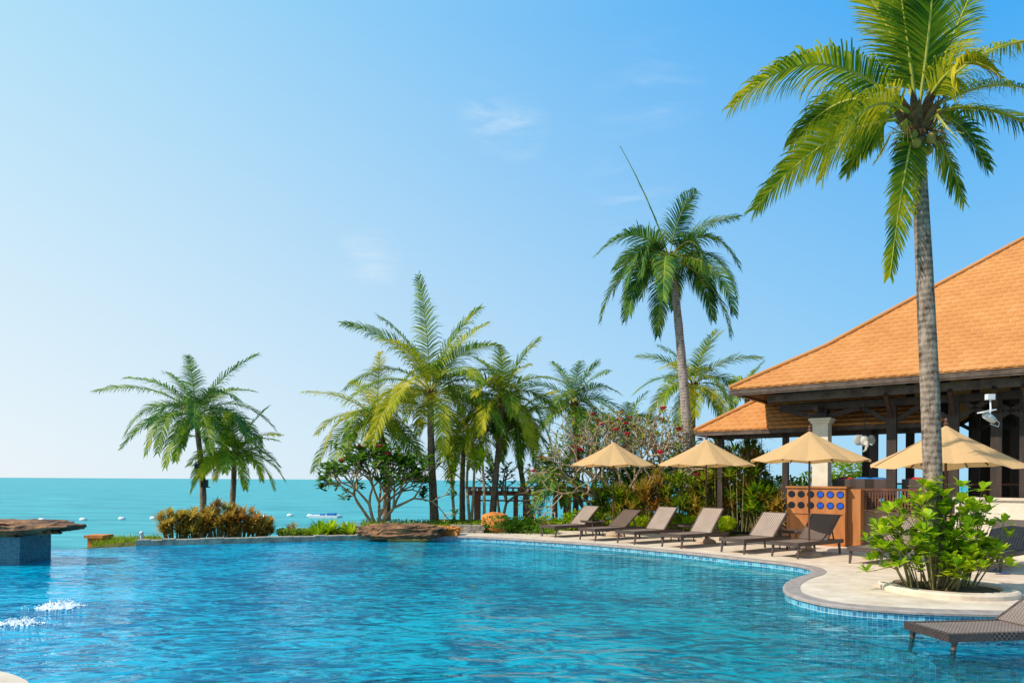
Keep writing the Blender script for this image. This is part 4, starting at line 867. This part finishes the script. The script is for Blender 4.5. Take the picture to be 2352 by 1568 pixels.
for i, (px, nn_, lb) in enumerate(((1965,3.4,'dark dining table on the terrace behind the cushions'),(2080,3.6,'dark dining table on the terrace left of the huge palm trunk'),(2230,3.2,'dark dining table inside the pavilion, left of the white wall light'),(2310,3.2,'dark dining table inside the pavilion at the right edge'))):
    if tp is None:
        tp = empty('dining_table', (0,0,0), lb, 'table', 'dining tables in the pavilion'); m = MB(); m.box(-.5,.5,-.4,.4,.70,.75); m.build('tabletop', M['railwood'], tp)
        for sx in (-1,1):
            for sy in (-1,1): m = MB(); m.box(sx*.44-.03,sx*.44+.03,sy*.34-.03,sy*.34+.03,0,.70); m.build('leg', M['railwood'], tp)
        o = tp
    else: o = dup(tp); o['label'] = lb
    o.location = f1(f1.tl(px, nn_), nn_, .9); o.rotation_euler = (0,0,rr0)
yl = 14.6; c = P(2272, 958, yl); t = empty('security_camera', c, 'white hanging security camera housing under the eave', 'camera')
m = MB(); d = V((-.3,-.2,.1)).normalized(); m.tube([c-d*.2, c-d*.05, c+d*.15], [.07,.08,.08], 10); m.build('housing', M['white'], t, smooth=True)
m = MB(); m.obox(c+d*.12+V((0,0,.09)), V((.14,.0,.03)), V((0,.1,0)), V((0,0,.012))); m.build('sun_hood', M['white'], t)
m = MB(); m.tube([c+V((.05,.05,.05)), c+V((.10,.1,.2)), c+V((.10,.12,.46))], .018, 6); m.obox(c+V((.10,.12,.45)), V((.08,0,0)), V((0,.05,0)), V((0,0,.06))); m.build('mount', M['white'], t)
m = MB(); m.tube([c+V((.1,0,0)), c+V((.22,0,-.12)), c+V((.2,0,-.2)), c+V((.02,0,-.14))], .008, 5); m.build('cable', M['white'], t)
c = P(1986, 1012, 18.0); t = empty('elephant_ornament', c, 'ivory elephant head ornament hanging right of the cream pillar', 'ornament')
m = MB(); m.sphere(c, .13, (1,.8,1.15), 12, 8); m.tube([c+V((0,-.08,-.03)), c+V((-.02,-.16,-.14)), c+V((-.05,-.15,-.25)), c+V((-.12,-.15,-.29))], [.06,.045,.03,.02], 8)
m.build('head', M['ivory'], t, smooth=True)
for s_ in (-1,1):
    m = MB(); m.sphere(c+V((s_*.17,0,.02)), .13, (.9,.2,1.1), 10, 6); m.build('ear', M['ivory'], t, smooth=True); m = MB(); m.tube([c+V((s_*.07,-.1,-.08)), c+V((s_*.1,-.2,-.12))], [.015,.005], 5); m.build('tusk', M['white'], t)
m = MB(); m.tube([c+V((0,0,.1)), V((c.x, c.y, 3.9))], .01, 5); m.build('hanging_rod', M['black'], t)
for px, py, lb in ((2282,1312,'blue sandal on the deck, the left of the pair'),(2302,1318,'blue sandal on the deck, the right of the pair')):
    c = G(px, py); t = empty('sandal', c, lb, 'sandal'); m = MB(); m.poly([c+V((x*.13, y*.05, .02)) for x, y in ((-1,-.5),(-.5,-.9),(.3,-.8),(1,-.9),(1.1,0),(1,.9),(.3,.8),(-.5,.9),(-1,.5))]); m.poly([c+V((x*.13, y*.05, .004)) for x, y in ((-1,.5),(-.5,.9),(.3,.8),(1,.9),(1.1,0),(1,-.9),(.3,-.8),(-.5,-.9),(-1,-.5))]); m.build('sole', M['rubber'], t)
    m = MB(); m.tube([c+V((.02,-.05,.01)), c+V((.06,0,.06)), c+V((.02,.05,.01))], .01, 5); m.build('strap', M['rubber'], t)
print('verts', sum(len(o.data.vertices) for o in bpy.data.objects if o.type == 'MESH'))
